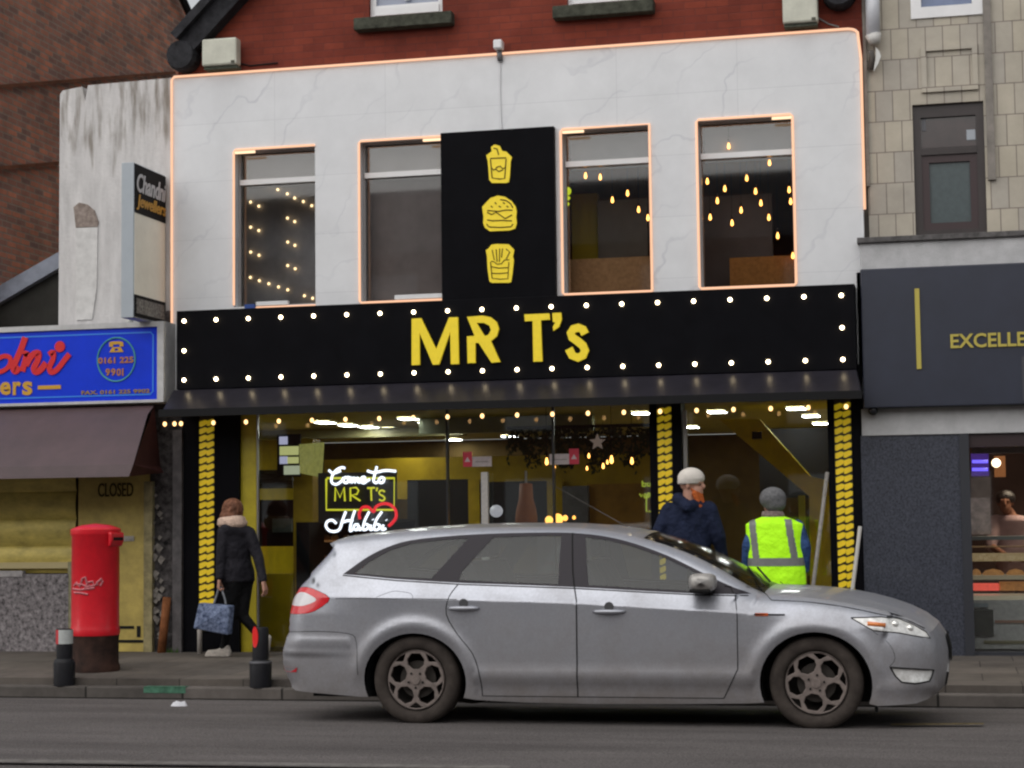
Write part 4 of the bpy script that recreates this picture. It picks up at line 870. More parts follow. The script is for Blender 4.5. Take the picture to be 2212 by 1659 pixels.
p0, p1 = P(361, 1290, -.08), P(352, 1400, -.08); t = MB().tube([p0, (p1.x, -.12, .2)], .045, 10).build('rusty_pipe', mat('rusty_orange', (.20, .075, .03), .8, noise=(12, .4)), None, True); tag(t, 'short rusty orange pipe standing at the foot of the dark pier', 'pipe')
t = thing('weed_tuft', 'small green weeds growing at the foot of the dark pier', 'weed', (-3.65, -.08, .2)); m = MB(); rn = random.Random(2)
for k in range(60):
    x = P(375+rn.uniform(-16, 18), 1398).x; y = rn.uniform(-.12, -.03); h_ = rn.uniform(.03, .08); m.add([(x-.006, y, .19), (x+.006, y, .19), (x+rn.uniform(-.03, .03), y-.02, .19+h_)], [(0, 1, 2)])
m.build('leaves', mat('weed_green', (.05, .10, .02), .7), t)
# ================================================================ right: tiled building with navy fascia
rb = thing('tiled_building', 'cream tiled building with navy fascia sign and dark granite shopfront at the right edge', 'building', (5, 0, .2))
ax = P(1872, 300).x; bx = 12.
wr = rect(1974, 218, 2129, 508); wt = rect(1966, -60, 2122, 32)
zlo = P(2030, 520).z
MB().prism([(ax, 3.9), (bx, 3.9), (bx, 9.5), (ax, 9.5)], [[(wr[0], wr[2]), (wr[1], wr[2]), (wr[1], wr[3]), (wr[0], wr[3])], [(wt[0], wt[2]), (wt[1], wt[2]), (wt[1], wt[3]), (wt[0], wt[3])]], .08, .4).build('tiled_wall', TILE, rb)
MB().box(P(1856, 300).x+.02, ax-.002, .14, .4, 3.9, 9.5).build('dark_joint', mat('dirty_joint', (.12, .11, .10), .9, noise=(5, .4)), rb)
for x0, x1 in ((2129, 2146), (1866, 1873)):
    a, b = P(x0+3, 300).x, P(x1+3, 300).x; MB().box(a, b, .04, .079, 4.75, 9.5).build('grey_rib', mat('grey_rib', (.22, .20, .18), .6, noise=(7, .25)), rb)
# recessed panel between the two windows
a, b, c, d = rect(1990, 96, 2112, 196, .05); 
fr = MB(); fr.box(a, b, .05, .079, c, c+.05); fr.box(a, b, .05, .079, d-.05, d); fr.box(a, a+.05, .05, .079, c+.05, d-.05); fr.box(b-.05, b, .05, .079, c+.05, d-.05); fr.build('raised_panel', TILE, rb)
f = MB(); a, b, c, d = wr; t_ = .075
BRNW = mat('brown_black_frame', (.028, .020, .020), .45, noise=(5, .2))
fo = MB().prism([(a, c), (b, c), (b, d), (a, d)], [[(a+t_, c+t_), (b-t_, c+t_), (b-t_, d-t_-.05), (a+t_, d-t_-.05)]], .12, .2).build('window', BRNW, rb)
zm = P(2050, 320).z
MB().box(a+t_, b-t_, .11, .19, zm-.035, zm+.035).build('transom', BRNW, fo); MB().box(a+t_, b-t_, .15, .16, zm+.035, d-t_-.05).build('top_pane', mat('dark_glass_brownish', (.03, .016, .016), .08, noise=(3, .4)), fo)
MB().prism([(a+t_, c+t_), (b-t_, c+t_), (b-t_, zm-.036), (a+t_, zm-.036)], [[(a+t_+.07, c+t_+.07), (b-t_-.07, c+t_+.07), (b-t_-.07, zm-.11), (a+t_+.07, zm-.11)]], .13, .18).build('sash', mat('maroon_black', (.035, .018, .02), .5), fo)
MB().box(a+t_+.07, b-t_-.07, .155, .165, c+t_+.07, zm-.11).build('pane', mat('frosted_dark_pane', (.055, .075, .08), .3, noise=(20, .15)), fo)
q = rect(2088, 279, 2107, 301, .12); MB().box(q[0], q[1], .14, .148, q[2], q[3]).build('window_label', mat('window_label_grey', (.33, .36, .40), .5), fo)
q = rect(1991, 256, 2000, 282, .12); MB().box(q[0], q[1], .14, .148, q[2], q[3]).build('window_tape', mat('tape_grey', (.12, .12, .13), .6), fo)
a, b, c, d = wt; fo = MB().prism([(a, c), (b, c), (b, d+.6), (a, d+.6)], [[(a+.10, c+.11), (b-.10, c+.11), (b-.10, d+.5), (a+.10, d+.5)]], .06, .2).build('window', WHITE, rb)
MB().box(a+.10, b-.10, .13, .14, c+.11, d+.5).build('pane', mat('blue_grey_pane', (.12, .16, .27), .2, noise=(3, .2)), fo)
# render bands and fascia
def band(y0, y1, Y, dep, name, mt, xl=1856):
    c = P(1990, y1, Y).z; d = P(1990, y0, Y).z; return MB().box(P(xl, (y0+y1)/2, Y).x, bx, Y, dep, c, d).build(name, mt, rb, bevel=.006)
band(507, 519, -.14, .2, 'band_top_edge', mat('dark_lead_edge', (.10, .095, .095), .7, noise=(12, .5)), 1851)
zf = P(1990, 578, -.12).z; zf2 = P(1990, 880, -.12).z
band(519, 578, -.10, .15, 'grey_band', GREYR, 1858)
band(880, 939, -.06, .15, 'grey_band', mat('pale_grey_band', (.44, .44, .45), .7, noise=(5, .15)), 1861)
ns2 = thing('navy_sign', 'navy fascia sign with a gold bar and gold letters at the right edge', 'sign', (5, -.2, 3))
MB().box(P(1862, 730, -.2).x, bx, -.2, -.101, zf2+.002, zf-.002).build('board', NAVYS, ns2, bevel=.01)
q0, q1 = P(1980, 623, -.215), P(1985, 797, -.215); q = rect(1978, 623, 1988, 797, -.215); MB().box(q[0], q[1], -.215, -.201, q[2], q[3]).build('gold_bar', GOLDL, ns2)
q = rect(2053, 718, 2253, 751, -.215); q3 = P(2056, 737, -.215); hh = P(2130, 718, -.215).z-P(2130, 751, -.215).z
text_fit('EXCELLENCE', P(2053, 735, -.215).x, P(2302, 725, -.215).x, P(2130, 750, -.215).z, P(2130, 719, -.215).z, -.214, .012, GOLDL, 'gold_lettering', ns2, .02)
q = rect(2206, 668, 2240, 705, -.215); MB().ball((q[1]+.02, -.21, (q[2]+q[3])/2), .12, 14, 8, 1.).build('red_emblem', RED, ns2, True)
q = rect(2208.5, 770, 2214, 865, -.215); MB().box(q[0], q[1]+.3, -.212, -.201, q[2], q[3]).build('dark_panel', mat('grey_panel', (.05, .05, .06), .5), ns2)
cam2 = thing('dome_camera', 'small dark security camera on the grey band right of the patterned strip', 'camera', (P(1887, 888, -.1).x, -.1, P(1887, 898).z))
q = P(1886, 887, -.12); MB().ball(tuple(q), .048, 10, 7).build('dome', mat('dome_black', (.015, .015, .02), .2), cam2, True); MB().box(q.x-.03, q.x+.03, -.11, -.06, q.z+.0, q.z+.07).build('mount', mat('mount_grey', (.1, .1, .1), .5), cam2)
# shopfront of the right-hand shop
GX = lambda px, Y=0: P(px, 1200, Y).x
zt3 = P(1990, 939, 0).z
MB().box(GX(1866), GX(2088), -.04, .3, .18, zt3).build('granite_pier', GRANITE, rb)
FR2 = mat('charcoal_frame', (.028, .030, .038), .4)
MB().box(GX(1866), bx, .0, .3, zt3+.002, 3.898).build('fascia_backing', GREYR, rb)
MB().box(GX(2079), GX(2100), -.06, .1, .18, zt3).build('window_frame', FR2, rb)
MB().box(GX(2100), bx, -.02, .1, P(2150, 965).z, zt3).build('window_head', mat('maroon_head', (.022, .008, .010), .5), rb)
MB().box(GX(2100), bx, -.02, .1, .18, P(2150, 1408).z).build('window_base', FR2, rb)
MB().box(GX(2100), bx, .05, .06, .2, P(2150, 965).z).build('shop_window', GLASS, rb)
m = MB(); m.box(GX(2000), bx, 4, 4.05, .2, 2.7); m.build('back_wall', mat('brownish_shop_wall', (.06, .035, .03), .8, noise=(2, .5)), rb)
MB().box(GX(2000), bx, .1, 4, 2.70, 2.72).build('ceiling', mat('shop_ceiling', (.1, .08, .07), .8), rb); MB().box(GX(2000), bx, .1, 4, .17, .2).build('interior_floor', mat('shop_floor', (.1, .1, .1), .5), rb)
MB().box(GX(2090)-.2, GX(2090)-.15, .3, 4, .2, 2.7).build('side_wall', mat('shop_side', (.1, .06, .05), .8), rb)
def rbox(x0, y0, x1, y1, Y, dep, name, mt, par=rb): return ibox(x0, y0, x1, y1, Y, dep, name, mt, par)
rbox(2100, 966, 2300, 978, .3, .1, 'blind_rail', mat('blind_rail_grey', (.28, .26, .25), .5, noise=(20, .2)))
fd = thing('food_counter', 'glass food counter with breads, red trays and steel front in the right-hand shop window', 'counter', (5.2, .5, .2))
STE = mat('brushed_steel', (.50, .49, .47), .45, metal=.3, noise=(20, .2))
rbox(2095, 1158, 2300, 1166, .55, .5, 'glass_edge', mat('edge_grey', (.22, .24, .23), .3), fd)
rbox(2095, 1196, 2300, 1212, .6, .4, 'upper_shelf', mat('shelf_pastry', (.30, .20, .08), .6, noise=(24, .6), col2=(.36, .34, .26), emit=(1, .7, .35), estr=.10), fd)  # shelves carry an added glow in place of counter lighting
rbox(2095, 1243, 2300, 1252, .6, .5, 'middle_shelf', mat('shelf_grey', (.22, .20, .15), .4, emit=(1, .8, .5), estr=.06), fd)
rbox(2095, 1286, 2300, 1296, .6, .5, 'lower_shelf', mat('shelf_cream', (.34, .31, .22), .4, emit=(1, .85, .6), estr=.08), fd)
m = MB()
for k, (x0, x1) in enumerate(((2098, 2120), (2122, 2170), (2174, 2215), (2216, 2250))):
    q = rect(x0, 1228, x1, 1246, .7); cx_ = (q[0]+q[1])/2; rr = (q[1]-q[0])/2
    m.lathe([(.01, 0), (rr*.9, .005), (rr, .03), (rr*.7, .06), (.01, .075)], (cx_, .8, q[2]), 14)
m.build('flat_breads', mat('bread', (.42, .22, .07), .6, noise=(20, .3), emit=(1, .5, .2), estr=.07), fd, True)  # breads and trays glow too, to brighten the counter
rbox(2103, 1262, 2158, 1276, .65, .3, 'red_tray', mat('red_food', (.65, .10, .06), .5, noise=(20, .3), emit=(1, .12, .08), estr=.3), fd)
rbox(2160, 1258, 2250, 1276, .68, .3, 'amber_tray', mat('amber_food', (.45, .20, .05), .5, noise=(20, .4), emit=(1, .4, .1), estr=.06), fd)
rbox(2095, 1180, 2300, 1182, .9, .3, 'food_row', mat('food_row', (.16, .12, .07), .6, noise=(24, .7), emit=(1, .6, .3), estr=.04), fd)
rbox(2095, 1296, 2300, 1402, .6, .5, 'steel_front', STE, fd)
rbox(2099, 1317, 2146, 1374, .56, .035, 'dark_notice', mat('olive_notice', (.075, .075, .06), .6, noise=(9, .2)), fd)
rbox(2149, 1340, 2300, 1346, .58, .0195, 'copper_strip', mat('copper_strip', (.4, .22, .15), .5), fd)
rbox(2125, 1384, 2300, 1391, .58, .0195, 'brass_strip', mat('brass_strip', (.25, .22, .12), .5), fd)
rbox(2098, 1303, 2135, 1312, .55, .03, 'pale_label', mat('pale_label', (.32, .36, .38), .5), fd)
uv = thing('insect_killer', 'unit with two glowing violet-blue tubes at the top left of the right-hand shop window', 'insect lamp', (P(2110, 1000, 1.).x, 1., 2.2))
rbox(2098, 979, 2136, 1028, 1.0, .1, 'casing', mat('violet_casing', (.06, .03, .12), .5, emit=(.2, .08, .6), estr=.12), uv)
for y in (997, 1014):
    p0, p1 = P(2100, y, .93), P(2134, y, .93); MB().tube([p0, p1], .016, 8).build('tube', emat('violet_tube', (.16, .12, 1), .9), uv, True)
t = MB().ball(tuple(P(2152, 1000, 1.1)), .045, 10, 7).build('warm_lamp', emat('warm_lamp', (1, .7, .45), 2.5), None, True); tag(t, 'warm glowing round lamp beside the violet tubes in the right-hand shop', 'lamp')
MB().box(4.9, 6.4, 1.2, 1.8, 2.66, 2.69).build('ceiling_glow_panel', emat('added_shop_fill', (1, .80, .58), 10), rb)  # unseen glowing panel added to brighten the shop interior
rbox(2148, 985, 2172, 1030, 1.5, .1, 'amber_panel', mat('amber_panel', (.2, .08, .03), .6, emit=(1, .4, .15), estr=.08))
rbox(2098, 1030, 2140, 1075, 1.4, .1, 'grey_machine', mat('grey_machine', (.17, .15, .14), .6, noise=(10, .3)))
rbox(2096, 1075, 2140, 1155, 1.3, .1, 'shelf_goods', mat('mixed_goods', (.16, .12, .10), .6, noise=(12, .9), col2=(.4, .36, .34), emit=(.6, .45, .4), estr=.05))
# white downpipe with broken end
dn = thing('downpipe', 'white broken downpipe at the top of the tiled building, right of the peach light strip', 'pipe', (P(1888, 60, -.02).x, -.02, P(1888, 150).z))
q0, q1 = P(1884, -40, -.02), P(1886, 75, -.02); 
MB().tube([q0, q1], .07, 12).build('pipe', mat('white_pipe', (.55, .56, .60), .4), dn, True)
q2 = P(1890, 95, -.02); q3 = P(1880, 110, -.02)
MB().tube([q1, q2], .07, 10, rr=[.08, .05]).build('broken_collar', mat('white_plastic', (.55, .54, .52), .5), dn, True)
pp = [PX(x, y, -.03) for x, y in ((1892, 102), (1900, 112), (1903, 122), (1896, 140), (1887, 155), (1892, 125))]
MB().prism(pp, [], -.04, -.02).build('torn_plastic', mat('white_plastic2', (.6, .6, .58), .5), dn)
MB().tube([q3, P(1884, 125, .02), P(1880, 150, .04)], .03, 6).build('grey_rag', mat('grey_rag', (.13, .12, .11), .8), dn, True)

# ================================================================ street furniture
PBR = mat('post_box_red', (.66, .008, .020), .38, noise=(7, .12), coat=.25)
g0 = G(200, 1451, .17); 
pb = thing('post_box', 'red cylindrical post box on a dark base at the left', 'post box', (g0.x, g0.y+.05, .17))
cxp, cyp = g0.x, g0.y+.05; zc = P(200, 1372, cyp).z; ztp = P(205, 1131, cyp).z; rr_ = (P(248, 1250, cyp).x-P(153, 1250, cyp).x)/2
MB().lathe([(.01, .0), (rr_*1.03, .0), (rr_*1.03, .05), (rr_*.97, .08), (rr_*.97, zc-.17-.05), (rr_*.99, zc-.17), (.01, zc-.17)], (cxp, cyp, .17), 32).build('base', mat('dirty_black_base', (.03, .022, .020), .7, noise=(7, .7), col2=(.06, .03, .022)), pb, True, auto=40)
h1 = ztp-.17; z0 = zc-.17
MB().lathe([(.01, z0+.002), (rr_*1.0, z0+.002), (rr_*1.03, z0+.03), (rr_, z0+.07), (rr_*.985, z0+.1), (rr_*.985, h1-.12), (rr_*1.02, h1-.11), (rr_*1.04, h1-.09), (rr_*1.04, h1-.055), (rr_*.98, h1-.045), (rr_*.6, h1-.015), (.01, h1)], (cxp, cyp, .17), 40).build('pillar', PBR, pb, True, auto=50)
# slot hood on the right-hand side
ang = R(-8); hx, hy = math.cos(ang), math.sin(ang)
m = MB()
for (dz0, dz1, ex) in ((h1-.22, h1-.075, .022),):
    pts = []
    for s_ in (-1, 1):
        for (rad_, zz) in ((rr_*.9, dz0), (rr_+ex*.2, dz0+.01), (rr_+ex, dz0+.06), (rr_+ex, dz1-.015), (rr_*.9, dz1)):
            pts.append((cxp+hx*rad_-hy*s_*.09, cyp+hy*rad_+hx*s_*.11, .17+zz))
    m.add(pts, [(0, 1, 2, 3, 4), (9, 8, 7, 6, 5), (0, 5, 6, 1), (1, 6, 7, 2), (2, 7, 8, 3), (3, 8, 9, 4), (4, 9, 5, 0)])
m.build('slot_hood', PBR, pb, bevel=.012)
m = MB(); zz = .17+h1-.16
m.add([(cxp+hx*(rr_+.024)-hy*s_*.085, cyp+hy*(rr_+.024)+hx*s_*.085, zz+q) for s_ in (-1, 1) for q in (0, .03)], [(0, 1, 3, 2)]); m.build('slot', BLACKM, pb)
# faded white graffiti strokes on the side facing the road
def on_pillar(px, py, off=.004):
    d = ray(px, py); ox, oy = CAM.x-cxp, CAM.y-cyp; A = d.x**2+d.y**2; Bq = 2*(ox*d.x+oy*d.y); r2 = rr_*.985+off; Cq = ox*ox+oy*oy-r2*r2; D_ = max(0, Bq*Bq-4*A*Cq); t = (-Bq-math.sqrt(D_))/(2*A); return CAM+d*t
gm = mat('chalky_graffiti', (.50, .16, .18), .7, noise=(30, .3)); m = MB()
for L in ([(160, 1266), (166, 1258), (172, 1268), (178, 1250), (184, 1246), (188, 1262), (182, 1272), (194, 1264)], [(190, 1258), (200, 1256), (204, 1266), (210, 1258), (219, 1250), (222, 1256), (216, 1266)], [(158, 1272), (172, 1274), (190, 1272), (204, 1270)], [(160, 1280), (176, 1281), (190, 1284)], [(163, 1262), (176, 1262), (190, 1268), (212, 1262)]):
    m.tube([on_pillar(*p) for p in L], .011, 5)
m.build('graffiti', gm, pb)
m = MB(); m.box(cxp-.01, cxp+.01, cyp-.4, cyp, 0, 0)
# bollards
def bollard(px, label, band):
    y = -2.865; x = P(px, 1450, y).x; t = thing('bollard', label, 'bollard', (x, y, .105))
    zt = P(px, 1357 if band == 'l' else 1354, y).z-.105
    r_ = .072
    MB().lathe([(.001, 0), (.094, 0), (.097, .20), (.090, .225), (r_, .24), (r_*.98, zt-.03), (r_*.85, zt-.005), (.001, zt)], (x, y, .105), 20).build('post', mat('black_bollard', (.010, .010, .013), .5, noise=(12, .3), spec=.25), t, True, auto=40)
    z1 = zt-.012; z0 = z1-(.125 if band == 'l' else .185)
    if band == 'l':
        a0, a1 = R(-150), R(40)
        for (s0, s1, mm_) in ((-215, -108, mat('reflector_red', (.55, .02, .03), .4)), (-108, 45, mat('reflector_white', (.46, .48, .47), .4, noise=(20, .1)))):
            m = MB(); n = 10; vs = []
            for k in range(n+1):
                an = R(s0+(s1-s0)*k/n); vs += [(x+(r_+.004)*math.cos(an), y+(r_+.004)*math.sin(an), .105+z0), (x+(r_+.004)*math.cos(an), y+(r_+.004)*math.sin(an), .105+z1)]
            m.add(vs, [(2*k, 2*k+2, 2*k+3, 2*k+1) for k in range(n)]); m.build('reflective_band', mm_, t, True)
    else:
        m = MB(); n = 20; c_ = P(550.5, 1376, y-.07); v = []
        for k in range(n):
            an = 2*math.pi*k/n; 
            dx = (.032)*math.cos(an); an2 = math.asin(max(-.98, min(.98, (c_.x-x+dx)/(r_+.005)))); v.append((x+(r_+.005)*math.sin(an2), y-(r_+.005)*math.cos(an2), c_.z+.092*math.sin(an)))
        m.add(v, [tuple(range(n))]); m.build('red_reflector', mat('reflector_red2', (.6, .01, .01), .35, emit=(1, .02, .02), estr=.05), t)
        MB().lathe([(.0985, .205), (.100, .21), (.100, .222), (.094, .228)], (x, y, .105), 20).build('grey_ring', mat('grey_ring', (.08, .08, .09), .5), t, True)
bollard(139, 'black bollard with a red and white top band beside the post box', 'l')
bollard(563, 'black bollard with an oval red reflector near the rear of the silver car', 'r')
# litter
q = G(387, 1529, .012); m = MB(); rn = random.Random(4); pts = []
for k in range(14):
    an = 2*math.pi*k/14; pts.append((q.x+.075*math.cos(an)*(1+.2*rn.random()), q.y+.05*math.sin(an), .012+.012*rn.random()))
tp = [(q.x+.05*math.cos(2*math.pi*k/14)*(.6+.7*rn.random()), q.y+.03*math.sin(2*math.pi*k/14), .05+.02*rn.random()) for k in range(14)]
m.add(pts+tp+[(q.x, q.y, .055)], [(k, (k+1) % 14, 14+(k+1) % 14, 14+k) for k in range(14)]+[(14+k, 14+(k+1) % 14, 28) for k in range(14)])
tag(m.build('litter', mat('crumpled_white', (.62, .62, .66), .6)), 'crumpled white litter lying on the road near the kerb', 'litter')
# ================================================================ the silver estate car (u = along, from rear axle; z = up; half width w)
CARX, CARY, CARZ = .46, -4.26, .05
def carpaint():
    m = mat('silver_car_paint', (.42, .435, .485), .34, metal=.6, coat=.0, noise=(60, .10)); n = m.node_tree; b = n.nodes['Principled BSDF']
    tc = n.nodes['Texture Coordinate']; old = b.inputs['Base Color'].links[0].from_socket
    sp = n.nodes.new('ShaderNodeSeparateXYZ'); n.links.new(tc.outputs['Object'], sp.inputs[0])
    nz = n.nodes.new('ShaderNodeTexNoise'); nz.inputs['Scale'].default_value = 3.2; nz.inputs['Detail'].default_value = 8; nz.inputs['Roughness'].default_value = .7; n.links.new(tc.outputs['Object'], nz.inputs['Vector'])
    mr = n.nodes.new('ShaderNodeMapRange'); mr.inputs['From Min'].default_value = .15; mr.inputs['From Max'].default_value = .95; mr.inputs['To Min'].default_value = .95; mr.inputs['To Max'].default_value = .05
    n.links.new(sp.outputs[2], mr.inputs['Value'])
    ad = n.nodes.new('ShaderNodeMath'); ad.operation = 'MULTIPLY_ADD'; ad.inputs[1].default_value = 1.1; ad.inputs[2].default_value = -.55; n.links.new(nz.outputs['Fac'], ad.inputs[0])
    sm = n.nodes.new('ShaderNodeMath'); sm.use_clamp = True; n.links.new(mr.outputs[0], sm.inputs[0]); n.links.new(ad.outputs[0], sm.inputs[1])
    m0 = n.nodes.new('ShaderNodeMath'); m0.operation = 'MULTIPLY'; m0.inputs[1].default_value = .85; n.links.new(sm.outputs[0], m0.inputs[0])
    mx = n.nodes.new('ShaderNodeMix'); mx.data_type = 'RGBA'; n.links.new(m0.outputs[0], mx.inputs['Factor']); n.links.new(old, mx.inputs['A']); mx.inputs['B'].default_value = (.145, .122, .108, 1)
    n.links.new(mx.outputs['Result'], b.inputs['Base Color'])
    r2 = n.nodes.new('ShaderNodeMapRange'); r2.inputs['To Min'].default_value = .33; r2.inputs['To Max'].default_value = .7; n.links.new(m0.outputs[0], r2.inputs['Value']); n.links.new(r2.outputs[0], b.inputs['Roughness'])
    m4 = n.nodes.new('ShaderNodeMapRange'); m4.inputs['To Min'].default_value = .65; m4.inputs['To Max'].default_value = .15; n.links.new(m0.outputs[0], m4.inputs['Value']); n.links.new(m4.outputs[0], b.inputs['Metallic'])
    m5 = n.nodes.new('ShaderNodeMapRange'); m5.inputs['To Min'].default_value = .35; m5.inputs['To Max'].default_value = .0; n.links.new(m0.outputs[0], m5.inputs['Value']); n.links.new(m5.outputs[0], b.inputs['Coat Weight'])
    return m
PAINT = carpaint()
TRIM = mat('black_window_trim', (.030, .026, .032), .4, spec=.2); CBLK = mat('car_black_plastic', (.012, .012, .012), .6)
CGLASS = glass_mat('car_side_glass', (.58, .64, .62), .06, .03, .05, (.22, .24, .235)); WGLASS = glass_mat('car_windscreen', (.70, .76, .72), .03, .12, .03, (.1, .1, .1))
WB, WR_ = 2.88, .325
def lin(x, pts):
    if x <= pts[0][0]: return pts[0][1]
    for (a, b), (c, d) in zip(pts, pts[1:]):
        if x <= c: return b+(d-b)*(x-a)/(c-a)
    return pts[-1][1]
def sstep(x, a, b): t = max(0, min(1, (x-a)/(b-a))); return t*t*(3-2*t)
zs_f = lambda u: lin(u, [(-1.1, .935), (-.58, .93), (.33, .91), (1.23, .88), (1.83, .845), (2.42, .81), (2.7, .80), (3.8, .74)])
zb_f = lambda u: lin(u, [(-1.1, 1.13), (-.57, 1.085), (-.14, 1.045), (.35, 1.015), (1.17, .985), (1.68, .955), (2.06, .935), (2.47, .925), (3.8, .9)])
TOP = [(-1.03, .27, .04), (-1.075, .36, .07), (-1.095, .46, .09), (-1.085, .54, .10), (-1.06, .61, .09), (-1.035, .66, .06), (-1.03, .74, .05), (-1.02, .82, .05), (-1.0, .91, .06), (-.955, 1.0, .07), (-.86, 1.10, .08), (-.74, 1.225, .07), (-.69, 1.285, .05), (-.73, 1.315, .04), (-.66, 1.345, .03), (-.52, 1.365, .03), (-.38, 1.38, .03), (-.2, 1.397, .03), (-.05, 1.408, .03), (.12, 1.416, .03), (.29, 1.422, .03), (.5, 1.425, .03), (.73, 1.425, .03), (.92, 1.423, .03), (1.09, 1.417, .03), (1.22, 1.408, .03), (1.35, 1.393, .035), (1.5, 1.366, .04), (1.64, 1.328, .05), (1.80, 1.282, .045), (1.97, 1.220, .045), (2.10, 1.160, .048), (2.23, 1.092, .050), (2.34, 1.028, .048), (2.44, .968, .04), (2.52, .935, .04), (2.62, .925, .045), (2.74, .917, .05), (2.87, .904, .055), (2.99, .888, .06), (3.12, .868, .06), (3.24, .845, .06), (3.37, .81, .06), (3.5, .765, .06), (3.6, .715, .06), (3.66, .66, .07), (3.69, .60, .08), (3.705, .52, .085), (3.71, .44, .08), (3.705, .36, .07), (3.70, .28, .06), (3.66, .215, .03)]
def arch(c, rx, rz, z0=.32, n=26, lo=.19):
    pts = []; a0 = math.asin(min(1, (z0-lo)/rz))
    for k in range(n+1):
        t = -a0+(math.pi+2*a0)*k/n; pts.append((c+rx*math.cos(t), z0+rz*math.sin(t)))
    return pts
AR, AF = arch(0.0, .385, .345, lo=.2), arch(WB, .385, .36, lo=.19)
SILL = [(.46, .185), (.8, .17), (1.3, .165), (1.9, .17), (2.4, .18)]
# outline runs clockwise: tail bottom .. roof .. nose bottom .. front arch .. sill .. rear arch
OUT = [(u, z) for u, z, _ in TOP]+[(3.55, .185), (3.30, .175)]+AF+SILL[::-1]+AR+[(-.42, .20), (-.75, .22), (-.95, .235)]
def dist_top(u, z, full=False):
    best = 9
    for (a, b, _), (c, d, _) in zip(TOP, TOP[1:]):
        dx, dz = c-a, d-b; t = max(0, min(1, ((u-a)*dx+(z-b)*dz)/(dx*dx+dz*dz))); e = math.hypot(u-a-t*dx, z-b-t*dz)
        if e < best: best = e; bu = a+t*dx; bz = b+t*dz; sn = Vector((-dz, dx)).normalized()
    return (best, bu, bz, sn) if full else (best, bu, bz)
def width(u, z):
    zs, zb = zs_f(u), zb_f(u)
    gh = 1-sstep(u, 2.45, 2.75)                       # greenhouse influence
    if z <= zs: w = .875+.062*(max(0, (z-.15))/(zs-.15))**.55
    elif z <= zb: w = .937-.060*((z-zs)/(zb-zs))**.85
    else: w = .877-(z-zb)*.42-.25*(z-zb)**2
    # fender instead of greenhouse towards the nose: softer shoulder
    if u > 2.3:
        k = sstep(u, 2.3, 3.0); wf = .935-.35*max(0, z-.70)**1.25; w = w*(1-k)+min(wf, .937)*k
    if u < -.3 and z > .5:
        k = sstep(-u, .35, .95); w = w*(1-k)+k*(.925-.30*max(0, z-.80)**1.1)
    # tapering plan at both ends
    if u > 2.9: w *= 1-.20*((u-2.9)/.85)**2.3
    if u < -.2: w *= 1-.10*((-.2-u)/.9)**2.
    # wheel arch swelling
    for c, rx in ((0, .385), (WB, .385)):
        r = math.hypot(u-c, (z-.32)*1.06)
        if z > .15: w += .024*math.exp(-((r-.43)/.055)**2)*sstep(z, .25, .45)
    # lower door crease
    if .45 < u < 2.45: w += .012*math.exp(-((z-.37)/.05)**2)-.01*sstep(-z, -.34, -.26)
    # bumper step at the front and tail
    if u > 3.3: w += .012*math.exp(-((z-.30)/.05)**2)
    if u < -.5: w += .010*math.exp(-((z-.60)/.03)**2)
    d, bu, bz = dist_top(u, z)
    Rr = .10 if (bz > 1.0 and -.7 < bu < 2.5) else (.15 if bu > 2.5 and bz > .8 else (.26 if bu > 3 else (.19 if bz < 1.1 else .13)))
    Rr = min(Rr, .30)
    if d < Rr: w -= Rr*.8*(1-math.sqrt(max(0, 1-(1-d/Rr)**2)))
    return w
def dense(poly, step=.035, closed=True):
    out = []; n = len(poly)
    for i in range(n if closed else n-1):
        a = Vector(poly[i][:2]); b = Vector(poly[(i+1) % n][:2]); k = max(1, int((b-a).length/step))
        for j in range(k): out.append(tuple(a+(b-a)*j/k))
    if not closed: out.append(tuple(poly[-1][:2]))
    return out
def sm2(pts, k=5):
    return [(v.x, v.y) for v in smooth([(p[0], p[1], 0) for p in pts], k)]
DLO = sm2([(-.56, 1.093), (-.48, 1.15), (-.38, 1.22), (-.25, 1.285), (-.08, 1.335), (.19, 1.362), (.51, 1.378), (.95, 1.382), (1.2, 1.372), (1.4, 1.345), (1.6, 1.295), (1.85, 1.205), (2.05, 1.11), (2.25, 1.015), (2.44, .938)], 3)+sm2([(2.44, .936), (2.06, .943), (1.68, .963), (1.17, .992), (.6, 1.015), (.35, 1.024), (-.14, 1.055), (-.35, 1.075), (-.56, 1.092)], 3)[1:-1]
GQ = [(-.47, 1.098), (-.36, 1.185), (-.22, 1.262), (-.06, 1.312), (.18, 1.338), (.36, 1.345), (.12, 1.058), (-.14, 1.07), (-.35, 1.09)]
GR = [(.33, 1.045), (.34, 1.10), (.55, 1.352), (.9, 1.358), (1.055, 1.355), (1.065, 1.012), (.6, 1.032)]
GF = [(1.285, 1.005), (1.235, 1.345), (1.4, 1.322), (1.6, 1.272), (1.85, 1.182), (2.02, 1.102), (2.12, 1.05), (2.12, .955), (1.68, .982)]
RD = sm2([(.50, .215), (.49, .36), (.44, .52), (.33, .66), (.25, .80), (.27, .93), (.33, 1.02)], 3)[:-1]+[(.33, 1.02), (.50, 1.30), (.565, 1.378), (.95, 1.382), (1.135, 1.376), (1.165, 1.10), (1.185, .99), (1.21, .89), (1.205, .5), (1.20, .215)]
FD = [(1.20, .215), (1.205, .5), (1.21, .89), (1.185, .99), (1.165, 1.10), (1.135, 1.376), (1.2, 1.372), (1.4, 1.345), (1.6, 1.295), (1.85, 1.205), (2.05, 1.11), (2.25, 1.015), (2.30, .985), (2.335, .91), (2.35, .80), (2.345, .42), (2.30, .33), (2.24, .215)]
